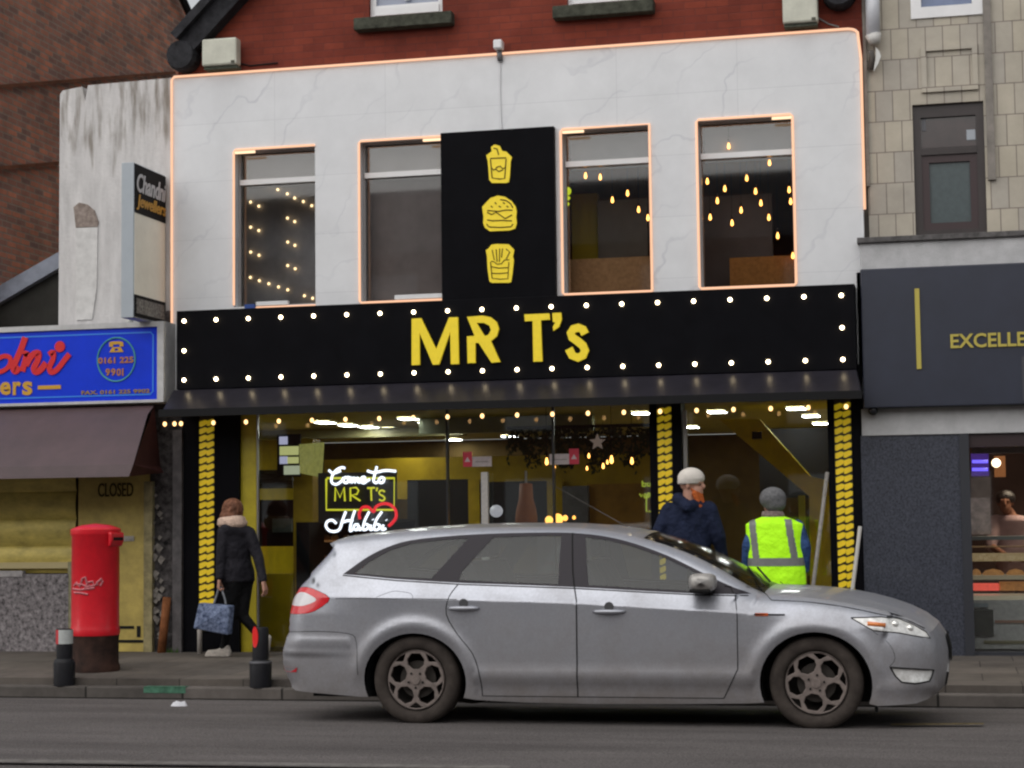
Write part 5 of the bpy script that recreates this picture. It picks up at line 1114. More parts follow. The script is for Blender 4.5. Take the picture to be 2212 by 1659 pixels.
TL = sm2([(-1.01, .80), (-.99, .905), (-.955, .975), (-.90, .995), (-.80, .985), (-.65, .918), (-.74, .84), (-.82, .81), (-.92, .800), (-1.01, .80)], 3)[:-1]
TLW = sm2([(-1.005, .865), (-.97, .935), (-.90, .960), (-.83, .945), (-.76, .905), (-.84, .868), (-.92, .858), (-1.005, .865)], 3)[:-1]
HL = [(3.13, .775), (3.22, .722), (3.28, .688), (3.45, .668), (3.60, .635), (3.655, .622), (3.63, .665), (3.55, .715), (3.45, .760), (3.33, .778)]
FG = [(3.385, .437), (3.42, .375), (3.46, .335), (3.55, .322), (3.645, .332), (3.66, .36), (3.675, .405), (3.55, .422)]
REG = [('glass_q', GQ), ('glass_r', GR), ('glass_f', GF), ('tail_white', TLW), ('tail_red', TL), ('headlight', HL), ('fog', FG), ('rear_door', RD), ('front_door', FD)]
def side_mesh():
    loops = [dense(OUT, .03)]+[dense(p, .03) for _, p in REG]+[dense(DLO, .03)]
    pts = []; edges = []
    for L in loops:
        k = len(pts); pts += [Vector(p) for p in L]; edges += [(k+i, k+(i+1) % len(L)) for i in range(len(L))]
    g = .032; u = -1.08
    while u < 3.72:
        z = .18
        while z < 1.45:
            if inside((u, z), OUT): pts.append(Vector((u+(.5*g if int(round(z/g)) % 2 else 0), z)))
            z += g
        u += g
    # rows following the shoulder crease keep it crisp
    u = -.95
    while u < 2.6:
        for dz in (-.012, 0, .012, .03): pts.append(Vector((u, zs_f(u)+dz)))
        u += .03
    k0 = None
    vo, eo, fo, _, _, _ = delaunay_2d_cdt(pts, edges, [], 0, 1e-5)
    groups = {}
    for f in fo:
        for i in range(1, len(f)-1):
            t = (f[0], f[i], f[i+1]); c = (vo[t[0]]+vo[t[1]]+vo[t[2]])/3
            if not inside(c, OUT): continue
            if abs((vo[t[1]]-vo[t[0]]).cross(vo[t[2]]-vo[t[0]])) < 1e-7: continue
            nm = None
            for n_, p_ in REG[:7]:
                if inside(c, p_): nm = n_; break
            if nm is None:
                dl = inside(c, DLO)
                if dl: nm = 'trim'
                elif inside(c, RD): nm = 'rear_door'
                elif inside(c, FD): nm = 'front_door'
                else: nm = 'body'
            groups.setdefault(nm, []).append(t)
    return vo, groups
VO, GRP = side_mesh()
WV = [width(v.x, v.y) for v in VO]
def nrm(u, z):
    d, bu, bz, sn = dist_top(u, z, True)
    if d < .014: return Vector((sn.x, .30+d*20, sn.y)).normalized()
    e = .008; du = (width(u+e, z)-width(u-e, z))/(2*e); dz = (width(u, z+e)-width(u, z-e))/(2*e)
    n = Vector((-du, 1, -dz)); return n.normalized()
NV = [nrm(v.x, v.y) for v in VO]
car = thing('parked_car', 'dirty silver grey estate car on the road in front of the shops', 'car', (CARX, CARY, CARZ))
car.name = 'estate_car'
def side_part(keys, name, mt, side, off=0., parent=None):
    idx = {}; vs = []; fs = []; ns_ = []
    for k in keys:
        for t in GRP.get(k, []):
            f = []
            for i in t:
                if i not in idx:
                    idx[i] = len(vs); v = VO[i]; n = NV[i]; vs.append((CARX+v.x, CARY+side*(WV[i]+off), CARZ+v.y)); ns_.append((n.x, side*n.y, n.z))
                f.append(idx[i])
            fs.append(tuple(f) if side > 0 else tuple(f[::-1]))
    # with +Y outward for side>0 : make the winding agree with the normal
    mb = MB(); 
    f2 = []
    for f in fs:
        a, b, c = (Vector(vs[i]) for i in f); nn = (b-a).cross(c-a); 
        f2.append(f if nn.y*side > 0 else f[::-1])
    mb.add(vs, f2); o = mb.build(name, mt, parent or car, True)
    if len(o.data.vertices) == len(ns_): o.data.normals_split_custom_set_from_vertices(ns_)
    return o
LAMPR = mat('red_lens', (.60, .012, .02), .15, coat=.6, noise=(50, .15)); LAMPW = mat('clear_lens', (.62, .60, .62), .2, coat=.8, noise=(60, .06))
HLM = mat('headlight_chrome', (.70, .70, .68), .25, metal=.2, coat=1, noise=(22, .3), col2=(.95, .94, .92))
SEATM = mat('car_seat_cloth', (.055, .058, .062), .8)
doors = {}
for side in (-1, 1):
    bo = side_part(['body'], 'body_side', PAINT, side)
    rd = side_part(['rear_door'], 'rear_door', PAINT, side); fd_ = side_part(['front_door'], 'front_door', PAINT, side)
    side_part(['trim'], 'window_trim', TRIM, side, -.001)
    side_part(['glass_q'], 'quarter_glass', CGLASS, side, -.004); side_part(['glass_r'], 'door_glass', CGLASS, side, -.004, rd); side_part(['glass_f'], 'door_glass', CGLASS, side, -.004, fd_)
    tl = side_part(['tail_red'], 'tail_light', LAMPR, side, .004); side_part(['tail_white'], 'clear_lens', LAMPW, side, .0045, tl)
    hl = side_part(['headlight'], 'headlight', HLM, side, .0); side_part(['fog'], 'fog_light', mat('fog_lens', (.85, .85, .80), .2, coat=.7, noise=(25, .3), metal=.3), side, -.01)
    def on(u, z, off=.0025): return (CARX+u, CARY+side*(width(u, z)+off), CARZ+z)
    def seam(pts, r=.0038, name='panel_gap', mt=CBLK, par=car, off=.0):
        MB().tube([on(p[0], p[1], off) for p in dense(pts, .03, False)], r, 5).build(name, mt, par)
    for L in ([p for p in RD if p[1] < 1.03 and p[0] < .5 or p[1] < .3][:20],):
        pass
    seam(sm2([(.50, .215), (.49, .36), (.44, .52), (.33, .66), (.25, .80), (.27, .93), (.33, 1.02)], 3)); seam([(1.20, .215), (1.205, .5), (1.21, .89), (1.185, .99), (1.165, 1.10), (1.135, 1.376)], .005)
    seam([(2.255, .995), (2.30, .985), (2.335, .91), (2.35, .80), (2.345, .42), (2.30, .33), (2.24, .215)])
    seam([(.50, .215), (1.2, .215), (2.24, .215)], .003)
    seam(sm2([(2.50, .97), (2.56, .915), (2.585, .895)], 3), .003); seam(sm2([(2.585, .895), (2.85, .880), (3.1, .845), (3.35, .79), (3.5, .75), (3.62, .69)], 3), .003)
    seam(sm2([(-.60, .915), (-.3, .918), (.2, .912), (.33, .908)], 3), .0022); seam(sm2([(-.28, .925), (-.17, .965), (-.10, .965), (-.02, .95), (-.0, .915)], 4), .0018)
    seam(sm2([(-.43, .36), (-.44, .60), (-.5, .66), (-.75, .675), (-1.02, .665)], 3), .0022)
    seam(sm2([(3.28, .68), (3.38, .60), (3.42, .50), (3.38, .44)], 3), .0015)
    seam([p for p in HL]+[HL[0]], .0045); seam([p for p in FG]+[FG[0]], .0055); seam([p for p in TL]+[TL[0]], .003)
    # headlight inner details
    MB().tube([on(3.24, .735, -.002), on(3.36, .722, -.002)], .016, 8).build('indicator', mat('amber_lens', (.75, .22, .05), .25, coat=.5), hl, True)
    for (u_, z_, r_) in ((3.42, .725, .030), (3.52, .695, .028)):
        p = on(u_, z_, -.012); MB().ball(p, r_, 12, 8, 1.).build('projector', mat('lamp_projector', (.85, .85, .82), .08, metal=.6, coat=1), hl, True)
    p = on(2.52, .80, .0); MB().box(p[0]-.045, p[0]+.045, min(p[1], p[1]+side*.006), max(p[1], p[1]+side*.006), p[2]-.010, p[2]+.010).build('side_repeater', mat('amber_repeater', (.55, .10, .02), .3), car)
    MB().tube([on(2.47, .80, .002), on(2.68, .797, .002)], .006, 6).build('black_flash', CBLK, car)
    # chrome strip under the glass
    seam([(2.42, .926), (2.06, .934), (1.68, .954), (1.17, .983), (.35, 1.014), (-.14, 1.044), (-.35, 1.064), (-.56, 1.084)], .0045, 'window_strip', CBLK)
    # door handles and flat grey discs standing in for recess shade
    for (u_, z_, dd) in ((.38, .845, rd), (1.445, .82, fd_)):
        y_ = width(u_, z_); m = MB(); pth = [(CARX+u_-.115+.23*k/10, CARY+side*(y_-.004+.030*math.sin(math.pi*k/10)**.6), CARZ+z_+.0) for k in range(11)]
        m.tube(pth, .0, 8, rr=[.010+.007*math.sin(math.pi*k/10) for k in range(11)]); m.build('handle', PAINT, dd, True)
        m = MB(); m.lathe([(.001, -.004), (.034, -.004), (.034, .0025), (.001, .0025)], (CARX+u_, CARY+side*(width(u_, z_+.04)-.0), CARZ+z_+.035), 16, 'y'); m.build('recess_shade_disc', mat('recess_shadow_grey', (.06, .06, .065), .5), dd)
    # wing mirror
    y_ = width(2.15, 1.0); m = MB(); prs = []
    cxm, cym, czm = CARX+2.12, CARY+side*(y_+.125), CARZ+1.025
    n = 28; rings = []
    for k in range(17):
        t = k/16; yy = -.115+.23*t; s_ = (1-abs(2*t-1)**3.2)**.5; 
        rings.append((yy, max(.02, s_)))
    for (yy, s_) in rings:
        for j in range(n):
            a_ = 2*math.pi*j/n; ca, sa = math.cos(a_), math.sin(a_); sx = abs(ca)**.6*(1 if ca > 0 else -1); sz = abs(sa)**.6*(1 if sa > 0 else -1)
            m.v.append((cxm+sx*.095*s_-.02*yy*side, cym+yy, czm+sz*.063*s_))
    for k in range(16):
        for j in range(n): m.f.append((k*n+j, k*n+(j+1) % n, (k+1)*n+(j+1) % n, (k+1)*n+j))
    m.f += [tuple(range(n)), tuple(16*n+j for j in range(n))[::-1]]
    mo = m.build('wing_mirror', mat('mirror_shell', (.42, .40, .38), .4, metal=.5, noise=(14, .35)), car, True)
    MB().tube([(cxm-.02, cym-side*.02, czm-.045), (cxm+.06, CARY+side*(y_-.0), czm-.075)], .028, 8, rr=[.03, .022]).build('mirror_arm', CBLK, mo, True)
    MB().box(cxm-.085, cxm+.06, cym-.09, cym+.09, czm-.070, czm-.045).build('mirror_base', CBLK, mo, bevel=.01)
    # mirror sail and mud flaps
    for (uf, zf_) in ((3.285, .10), (-.40+.785, .10)):
        if uf > 1: MB().box(CARX+uf-.015, CARX+uf+.005, CARY+side*.68-.12, CARY+side*.78+.08, CARZ+.12, CARZ+.24).build('mud_flap', CBLK, car)
# ---- crowned panels joining the two sides
def top_normal(i):
    a = TOP[max(0, i-1)]; b = TOP[min(len(TOP)-1, i+1)]; d = Vector((b[0]-a[0], b[1]-a[1])).normalized(); return Vector((-d.y, d.x))
WT = [width(u, z) for u, z, _ in TOP]
def cross(i0, i1, name, mt, y0=-1., y1=1., n=16, lift=0., parent=None):
    vs = []; fs = []
    for i in range(i0, i1+1):
        u, z, c = TOP[i]; nn = top_normal(i); w_ = WT[i]
        for j in range(n+1):
            s_ = y0+(y1-y0)*j/n; k = c*(1-abs(s_)**2.2)+lift
            vs.append((CARX+u+nn.x*k, CARY+w_*s_, CARZ+z+nn.y*k))
    for i in range(i1-i0):
        for j in range(n): fs.append((i*(n+1)+j, i*(n+1)+j+1, (i+1)*(n+1)+j+1, (i+1)*(n+1)+j))
    m = MB(); m.add(vs, fs[:]); 
    a, b, c = (Vector(vs[i]) for i in fs[0][:3]); nn = (b-a).cross(c-a); tn = top_normal(i0)
    if nn.x*tn.x+nn.z*tn.y < 0: m.f = [f[::-1] for f in m.f]
    return m.build(name, mt, parent or car, True)
ix = {i: t for i, t in enumerate(TOP)}
def find(u, z): return min(range(len(TOP)), key=lambda i: abs(TOP[i][0]-u)+abs(TOP[i][1]-z))
iR, iT, iS, iA, iB, iN = find(-1.035, .66), find(-1.0, .91), find(-.69, 1.285), find(1.64, 1.328), find(2.52, .935), find(3.66, .66)
cross(0, iR, 'rear_bumper', PAINT); tg = cross(iR, iT, 'tailgate', PAINT)
rw = cross(iT, iS, 'rear_window', WGLASS, -.90, .90); cross(iT, iS, 'rear_pillar', PAINT, -1, -.90, 2); cross(iT, iS, 'rear_pillar', PAINT, .90, 1, 2)
cross(iS, iA, 'roof', PAINT)
cross(iA, iB, 'windscreen', WGLASS, -.955, .955); cross(iA, iB, 'windscreen_pillar', PAINT, -1, -.955, 2); cross(iA, iB, 'windscreen_pillar', PAINT, .955, 1, 2)
cross(iB, iN, 'bonnet', PAINT); fb = cross(iN, len(TOP)-1, 'front_bumper', PAINT)
cross(iN+1, iN+3, 'upper_grille', CBLK, -.45, .45, 10, .012, fb); cross(iN+4, len(TOP)-2, 'lower_grille', CBLK, -.5, .5, 10, .004, fb)
# wipers and aerial
MB().tube([(CARX+2.50, CARY-.55, CARZ+.985), (CARX+2.33, CARY+.05, CARZ+1.10)], .008, 6).build('wiper', CBLK, car)
MB().tube([(CARX+2.50, CARY-.05, CARZ+1.00), (CARX+2.36, CARY+.45, CARZ+1.09)], .008, 6).build('wiper', CBLK, car)
MB().tube([(CARX+1.45, CARY, CARZ+1.40), (CARX+.75, CARY, CARZ+1.80)], .0028, 5, rr=[.004, .0015]).build('aerial', mat('aerial_steel', (.12, .11, .1), .4, metal=.7), car)
q = P(1415, 1147, CARY)
# underbody, wheel wells, interior
m = MB(); m.box(CARX-.9, CARX+3.5, CARY-.55, CARY+.55, CARZ+.17, CARZ+.50); m.box(CARX+.42, CARX+2.46, CARY-.80, CARY+.80, CARZ+.18, CARZ+.45); m.box(CARX-.85, CARX-.42, CARY-.78, CARY+.78, CARZ+.24, CARZ+.5); m.box(CARX+3.30, CARX+3.5, CARY-.68, CARY+.68, CARZ+.20, CARZ+.5)
m.build('underbody', CBLK, car)
m = MB(); m.box(CARX-.9, CARX+2.4, CARY-.80, CARY+.80, CARZ+.50, CARZ+.80); m.box(CARX+2.05, CARX+2.45, CARY-.75, CARY+.75, CARZ+.80, CARZ+.92); m.build('interior_floor', CBLK, car)
m = MB(); m.tube([(CARX+1.86, CARY+.36+.17*math.cos(t*math.pi/10), CARZ+.98+.17*math.sin(t*math.pi/10)) for t in range(20)], .014, 6, closed=True); m.build('steering_wheel', CBLK, car, True)
for (u_, y_) in ((1.28, .36), (1.28, -.36), (.42, .40), (.42, 0), (.42, -.40)):
    m = MB(); m.add([(CARX+u_, CARY+y_-.20, CARZ+.78), (CARX+u_+.12, CARY+y_-.20, CARZ+.80), (CARX+u_-.08, CARY+y_-.18, CARZ+1.18), (CARX+u_-.18, CARY+y_-.18, CARZ+1.16), (CARX+u_, CARY+y_+.20, CARZ+.78), (CARX+u_+.12, CARY+y_+.20, CARZ+.80), (CARX+u_-.08, CARY+y_+.18, CARZ+1.18), (CARX+u_-.18, CARY+y_+.18, CARZ+1.16)], [(0, 1, 2, 3), (7, 6, 5, 4), (0, 4, 5, 1), (1, 5, 6, 2), (2, 6, 7, 3), (3, 7, 4, 0)])
    so_ = m.build('seat', SEATM, car, bevel=.03); MB().box(CARX+u_-.20, CARX+u_-.11, CARY+y_-.12, CARY+y_+.12, CARZ+1.19, CARZ+1.33).build('headrest', SEATM, so_, bevel=.03)
for side in (-1, 1):
    for c in (0, WB):
        m = MB(); n = 24; pr = [(.40, side*.92), (.40, side*.60), (.02, side*.60)]
        vs = []; 
        for (r_, yy) in ((.375, side*.885), (.375, side*.58)):
            for k in range(n+1):
                a_ = -.35+(math.pi+.7)*k/n; vs.append((CARX+c+r_*math.cos(a_), CARY+yy, CARZ+.32+r_*.94*math.sin(a_)))
        vs.append((CARX+c, CARY+side*.58, CARZ+.3))
        fs = [(k, k+1, n+1+k+1, n+1+k) for k in range(n)]+[(n+1+k, n+1+k+1, 2*n+2) for k in range(n)]
        m.add(vs, fs); m.build('wheel_arch_liner', CBLK, car)
# ---- wheels
TYRE = mat('dusty_tyre', (.052, .043, .038), .9, noise=(9, .35), bump=(80, .2)); RIM = mat('dusty_alloy', (.19, .155, .14), .6, metal=.25, noise=(18, .3))
def wheel(c, side, rot):
    cx_, cy_, cz_ = CARX+c, CARY+side*.80, CARZ+WR_
    Y = lambda d: side*d
    wh = bpy.data.objects.new('wheel', None); COL.objects.link(wh); wh.parent = car
    pr = [(.212, .045), (.222, .072), (.24, .088), (.275, .094), (.302, .086), (.318, .068), (.325, .045), (.325, -.07), (.315, -.10), (.24, -.11), (.212, -.09)]
    vs = []; n = 48; fs = []
    for (r_, h) in pr:
        for j in range(n):
            t = 2*math.pi*j/n; vs.append((cx_+r_*math.cos(t), cy_+Y(h), cz_+r_*math.sin(t)))
    for i_ in range(len(pr)):
        i2 = (i_+1) % len(pr)
        for j in range(n): q = (i_*n+j, i_*n+(j+1) % n, i2*n+(j+1) % n, i2*n+j); fs.append(q if side > 0 else q[::-1])
    m = MB(); m.add(vs, fs); m.build('tyre', TYRE, wh, True)
    def P2(r_, a): return (cx_+r_*math.cos(R(a)), cz_+r_*math.sin(R(a)))
    out = [P2(.216, 360*k/60) for k in range(60)]; holes_ = []
    for k in range(5):
        a = rot+72*k
        hx = [P2(.080, a-16), P2(.080, a+16), P2(.122, a+29), P2(.160, a+24), P2(.193, a+10), P2(.193, a-10), P2(.160, a-24), P2(.122, a-29)]
        holes_.append(hx)
        b_ = a+36; holes_.append([P2(.165, b_-2), P2(.165, b_+2), P2(.203, b_+14), P2(.206, b_), P2(.203, b_-14)])
    m = MB(); y_a, y_b = cy_+Y(.078), cy_+Y(.052); m.prism(out, holes_, min(y_a, y_b), max(y_a, y_b)); rim = m.build('rim', RIM, wh, bevel=.004)
    vs = []; fs = []
    for (r_, h) in ((.214, .085), (.202, .06), (.195, -.08), (.02, -.085)):
        for j in range(n): t = 2*math.pi*j/n; vs.append((cx_+r_*math.cos(t), cy_+Y(h), cz_+r_*math.sin(t)))
    for i_ in range(3):
        for j in range(n): fs.append((i_*n+j, i_*n+(j+1) % n, (i_+1)*n+(j+1) % n, (i_+1)*n+j))
    m = MB(); m.add(vs, fs); m.build('barrel', mat('dark_barrel', (.03, .026, .024), .8), wh, True)
    ya, yb = sorted((cy_+Y(-.0), cy_+Y(.012))); MB().prism([P2(.135, 360*k/30) for k in range(30)], [], ya, yb).build('brake_disc', mat('brake_disc', (.055, .048, .042), .5, metal=.5), wh)
    ya, yb = sorted((cy_+Y(.0785), cy_+Y(.088))); MB().prism([P2(.034, 360*k/20) for k in range(20)], [], ya, yb).build('centre_cap', RIM, wh, bevel=.003)
    for k in range(5):
        p = P2(.056, rot+36+72*k); MB().prism([(p[0]+.008*math.cos(t*math.pi/4), p[1]+.008*math.sin(t*math.pi/4)) for t in range(8)], [], ya, yb-.004*side if side > 0 else yb).build('wheel_nut', CBLK, wh)
wheel(0, -1, 18); wheel(WB, -1, 45); wheel(0, 1, 30); wheel(WB, 1, 10)
q_ = [(-1.075, .37), (-.93, .372), (-.92, .405), (-1.085, .405)]
for side in (-1, 1):
    MB().add([(CARX+u, CARY+side*(width(u, z)+.004), CARZ+z) for u, z in dense(q_, .04)], [tuple(range(len(dense(q_, .04))))]).build('reflector', mat('red_reflector_lens', (.45, .01, .02), .3), car)
m = MB(); m.box(CARX+3.76, CARX+3.775, CARY-.26, CARY+.26, CARZ+.36, CARZ+.47); m.build('number_plate', mat('plate_white', (.6, .6, .6), .4), car)
# ================================================================ people
def remesh(mb, name, mt, parent, vox=.010, smooth_it=5, org=None, keep=None):
    """fuse overlapping tapered shapes into one continuous skin"""
    me = bpy.data.meshes.new('tmp'); me.from_pydata(mb.v, [], mb.f); me.validate()
    bm = bmesh.new(); bm.from_mesh(me); bmesh.ops.recalc_face_normals(bm, faces=bm.faces); bm.to_mesh(me); bm.free()
    o = bpy.data.objects.new('tmp', me); COL.objects.link(o)
    r_ = o.modifiers.new('r', 'REMESH'); r_.mode = 'VOXEL'; r_.voxel_size = vox
    s_ = o.modifiers.new('s', 'SMOOTH'); s_.iterations = smooth_it; s_.factor = .5
    dg = bpy.context.evaluated_depsgraph_get(); dg.update()
    m2 = bpy.data.meshes.new_from_object(o.evaluated_get(dg)); bpy.data.objects.remove(o, do_unlink=True)
    out = MB(); out.v = [tuple(v.co) for v in m2.vertices]; out.f = [tuple(p.vertices) for p in m2.polygons]
    bpy.data.meshes.remove(m2)
    if mt is None: return out
    return out.build(name, mt, parent, True)
def capsule(m, a, b, ra, rb, n=12, fx=1., ex=None):
    """tapered limb with rounded ends between two points"""
    a, b = Vector(a), Vector(b); d = (b-a); L = d.length; d = d/L; pts = []; rr = []
    for k in range(5): t = math.pi/2*k/4; pts.append(a-d*(ra*math.cos(t)*.98)); rr.append(max(.002, ra*math.sin(t)))
    for k in range(1, 4): pts.append(a+d*(L*k/4)); rr.append(ra+(rb-ra)*k/4)
    for k in range(5): t = math.pi/2*k/4; pts.append(b+d*(rb*math.sin(t)*.98)); rr.append(max(.002, rb*math.cos(t)))
    m.tube(pts, 0, n, rr=rr)
def rings(m, lst, n=20, fdir=0.):
    """stack of ellipses: (centre, half width across, half depth, yaw of the body, tilt z)"""
    vs = []; 
    for (c, rx, ry, yaw) in lst:
        cx_, sx_ = math.cos(yaw), math.sin(yaw)
        for j in range(n):
            t = 2*math.pi*j/n; ct, st = math.cos(t), math.sin(t)
            px = rx*abs(ct)**.85*(1 if ct > 0 else -1); py = ry*abs(st)**.85*(1 if st > 0 else -1)
            vs.append((c[0]+px*cx_-py*sx_, c[1]+px*sx_+py*cx_, c[2]))
    k = len(lst); fs = [(i*n+j, i*n+(j+1) % n, (i+1)*n+(j+1) % n, (i+1)*n+j) for i in range(k-1) for j in range(n)]
    fs += [tuple(range(n))[::-1], tuple((k-1)*n+j for j in range(n))]
    m.add(vs, fs)
def head(m, c, face, s=1., tilt=0.):
    """skull, jaw, nose, ears, brow and lips; c = centre of the head, face = yaw the face looks to"""
    f = Vector((math.cos(face), math.sin(face), 0)); l = Vector((-f.y, f.x, 0)); c = Vector(c)
    def el(p, rx, ry, rz):
        k = len(m.v); b_ = MB().ball((0, 0, 0), 1, 14, 10)
        m.add([tuple(c+f*(p[0]+v[0]*rx)*s+l*(p[1]+v[1]*ry)*s+Vector((0, 0, (p[2]+v[2]*rz)*s))) for v in b_.v], b_.f)
    el((-.012, 0, .025), .092, .074, .088); el((.022, 0, -.045), .066, .056, .070); el((.045, 0, -.085), .036, .036, .026)
    el((.092, 0, -.012), .022, .013, .022); el((.082, 0, .012), .014, .010, .028); el((.074, .028, .022), .014, .024, .010); el((.074, -.028, .022), .014, .024, .010)
    el((.082, 0, -.052), .012, .022, .006); el((.080, 0, -.064), .012, .020, .006)
    for q in (-1, 1): el((-.008, q*.076, -.005), .016, .010, .030); el((.068, q*.030, .004), .012, .012, .008)
def hand(m, wrist, direction, palm_n, s=1., curl=.5, side=1):
    d = Vector(direction).normalized(); n_ = Vector(palm_n); n_ = (n_-d*n_.dot(d)).normalized(); a = d.cross(n_)*side; w_ = Vector(wrist)
    for k in (-1, 0, 1): capsule(m, w_+d*.005+a*.012*k, w_+d*.082*s+a*.024*k*s, .017*s, .016*s, 8)
    for k, (off, ln) in enumerate(((-.033, .066), (-.011, .076), (.011, .072), (.033, .056))):
        p0 = w_+d*.085*s+a*off*s; p1 = p0+(d*math.cos(curl*.6)+n_*math.sin(curl*.6))*ln*.5*s; p2 = p1+(d*math.cos(curl*1.7)+n_*math.sin(curl*1.7))*ln*.32*s; p3 = p2+(d*math.cos(curl*2.6)+n_*math.sin(curl*2.6))*ln*.26*s
        capsule(m, p0, p1, .0092*s, .0086*s, 7); capsule(m, p1, p2, .0086*s, .008*s, 7); capsule(m, p2, p3, .008*s, .007*s, 7)
    t0 = w_+d*.025*s-a*.028*s; t1 = t0+(d*.6-a*.55+n_*.45).normalized()*.040*s; t2 = t1+(d*.8-a*.1+n_*.5).normalized()*.032*s
    capsule(m, t0, t1, .013*s, .011*s, 7); capsule(m, t1, t2, .0105*s, .009*s, 7)
SKIN = mat('skin', (.42, .22, .155), .55, noise=(30, .12)); 
def clump(m, c, rad, cnt, seed, rx=1., rz=1., size=.02, ex=None):
    r_ = random.Random(seed)
    for k in range(cnt):
        v = Vector((r_.gauss(0, 1), r_.gauss(0, 1), r_.gauss(0, 1))).normalized()
        if ex and ex(v): continue
        p = Vector(c)+Vector((v.x*rad*rx, v.y*rad, v.z*rad*rz)); m.ball(tuple(p), size*r_.uniform(.6, 1.2), 6, 4)
# ---------------------------------------------------------------- walking woman
YW = -.55
def J(x, y, Y): return P(x, y, Y)
w1 = thing('person', 'woman with reddish brown hair, cream collar and dark coat walking left past the patterned strip', 'person', (J(500, 1410, YW).x, YW, .195))
hd = J(500, 1104, YW); nk = J(505, 1133, YW); face = R(152)
shL, shR = J(484, 1146, YW-.12), J(538, 1150, YW+.02); elL, elR = J(478, 1203, YW-.16), J(558, 1205, YW-.02); wrL, wrR = J(474, 1251, YW-.20), J(569, 1257, YW-.12)
hp = J(514, 1250, YW); hipL, hipR = J(503, 1262, YW-.06), J(526, 1262, YW+.06)
knA, anA = J(500, 1330, YW-.02), J(483, 1399, YW); knB, anB = J(524, 1330, YW+.05), J(566, 1380, YW+.05)
b = MB()
head(b, hd, face, .97); capsule(b, nk, hd-Vector((0, 0, .05)), .05, .047)
rings(b, [(tuple(hp+Vector((0, 0, -.06))), .13, .10, R(60)), (tuple(hp), .14, .105, R(60)), (tuple(hp+(nk-hp)*.35), .115, .085, R(60)), (tuple(hp+(nk-hp)*.75), .15, .09, R(60)), (tuple(nk-Vector((0, 0, .03))), .10, .06, R(60))])
for s_, e_, w_ in ((shL, elL, wrL), (shR, elR, wrR)): capsule(b, s_, e_, .046, .036); capsule(b, e_, w_, .036, .025)
for h_, k_, a_ in ((hipL, knA, anA), (hipR, knB, anB)): capsule(b, h_, k_, .078, .050); capsule(b, k_, a_, .048, .030)
capsule(b, anA+Vector((.02, 0, -.03)), anA+Vector((-.13, 0, -.055)), .032, .026); capsule(b, anB+Vector((-.0, 0, -.02)), anB+Vector((.03, 0, -.09)), .03, .026)
hand(b, wrL, (-.1, 0, -1), (.9, .3, 0), 1, 1.15, 1); hand(b, wrR, (.25, 0, -1), (-.9, .2, 0), 1, .6, -1)
remesh(b, 'body', SKIN, w1, .0062, 2)
c = MB(); nv = Vector((0, 0, 1))
hem = J(513, 1257, YW)
rings(c, [(tuple(hem+Vector((0, 0, -.0))), .185, .135, R(55)), (tuple(hem+Vector((0, 0, .10))), .180, .135, R(55)), (tuple(hem+(nk-hem)*.38), .158, .122, R(55)), (tuple(hem+(nk-hem)*.66), .170, .128, R(52)), (tuple(hem+(nk-hem)*.84), .165, .115, R(50)), (tuple(nk+Vector((0, 0, -.02))), .095, .08, R(50)), (tuple(nk+Vector((0, 0, .02))), .075, .07, R(50))])
for s_, e_, w_ in ((shL, elL, wrL), (shR, elR, wrR)): capsule(c, s_+Vector((0, 0, -.01)), e_, .070, .056); capsule(c, e_, w_+(e_-w_)*.10, .056, .044)
capsule(c, shL+Vector((.02, 0, -.0)), shR+Vector((-.02, 0, 0)), .07, .07)
COAT = mat('dark_coat', (.017, .016, .021), .75, noise=(8, .3), bump=(11, 1, .05)); remesh(c, 'coat', COAT, w1, .010, 6)
c = MB()
for h_, k_, a_ in ((hipL, knA, anA), (hipR, knB, anB)): capsule(c, h_, k_, .097, .060); capsule(c, k_, a_+(k_-a_)*.02, .058, .040)
capsule(c, hipL+nv*.04, hipR+nv*.04, .11, .11)
remesh(c, 'leggings', mat('black_leggings', (.007, .007, .008), .8, bump=(12, 1, .04)), w1, .010, 4)
SHOE = mat('pale_trainer', (.42, .38, .34), .6, noise=(25, .25))
c = MB(); f0 = anA+Vector((.045, 0, -.045)); capsule(c, f0, f0+Vector((-.20, .0, -.012)), .040, .034); capsule(c, f0+Vector((-.01, 0, .04)), f0+Vector((-.10, 0, .0)), .036, .034); c.box(f0.x-.235, f0.x+.03, f0.y-.036, f0.y+.036, .197, .225); remesh(c, 'shoe', SHOE, w1, .008, 3)
c = MB(); f1 = anB+Vector((.015, 0, -.02)); tp = f1+Vector((-.0, 0, -.05)); capsule(c, f1+Vector((.05, 0, .03)), f1+Vector((.03, 0, -.11)), .036, .034); capsule(c, f1+Vector((.03, 0, -.06)), f1+Vector((-.01, 0, -.125)), .036, .034); remesh(c, 'shoe', SHOE, w1, .008, 3)
c = MB(); rings(c, [(tuple(nk+Vector((-.005, 0, -.035))), .125, .11, 0), (tuple(nk+Vector((-.015, -.01, .0))), .150, .128, 0), (tuple(nk+Vector((-.018, -.015, .055))), .138, .122, 0), (tuple(nk+Vector((-.012, -.01, .09))), .10, .095, 0)]); clump(c, tuple(nk+Vector((-.01, 0, .015))), .130, 160, 3, 1, .55, .024); remesh(c, 'fur_collar', mat('cream_fur', (.60, .44, .35), .9, noise=(60, .25), bump=(60, 1)), w1, .009, 1)
c = MB(); b_ = MB().ball((0, 0, 0), 1, 14, 10); c.add([(hd.x+.012+v[0]*.112, hd.y+v[1]*.10, hd.z+.025+v[2]*.108) for v in b_.v], b_.f); c.add([(hd.x-.005+v[0]*.105, hd.y-.045+v[1]*.07, hd.z-.055+v[2]*.085) for v in b_.v], b_.f)
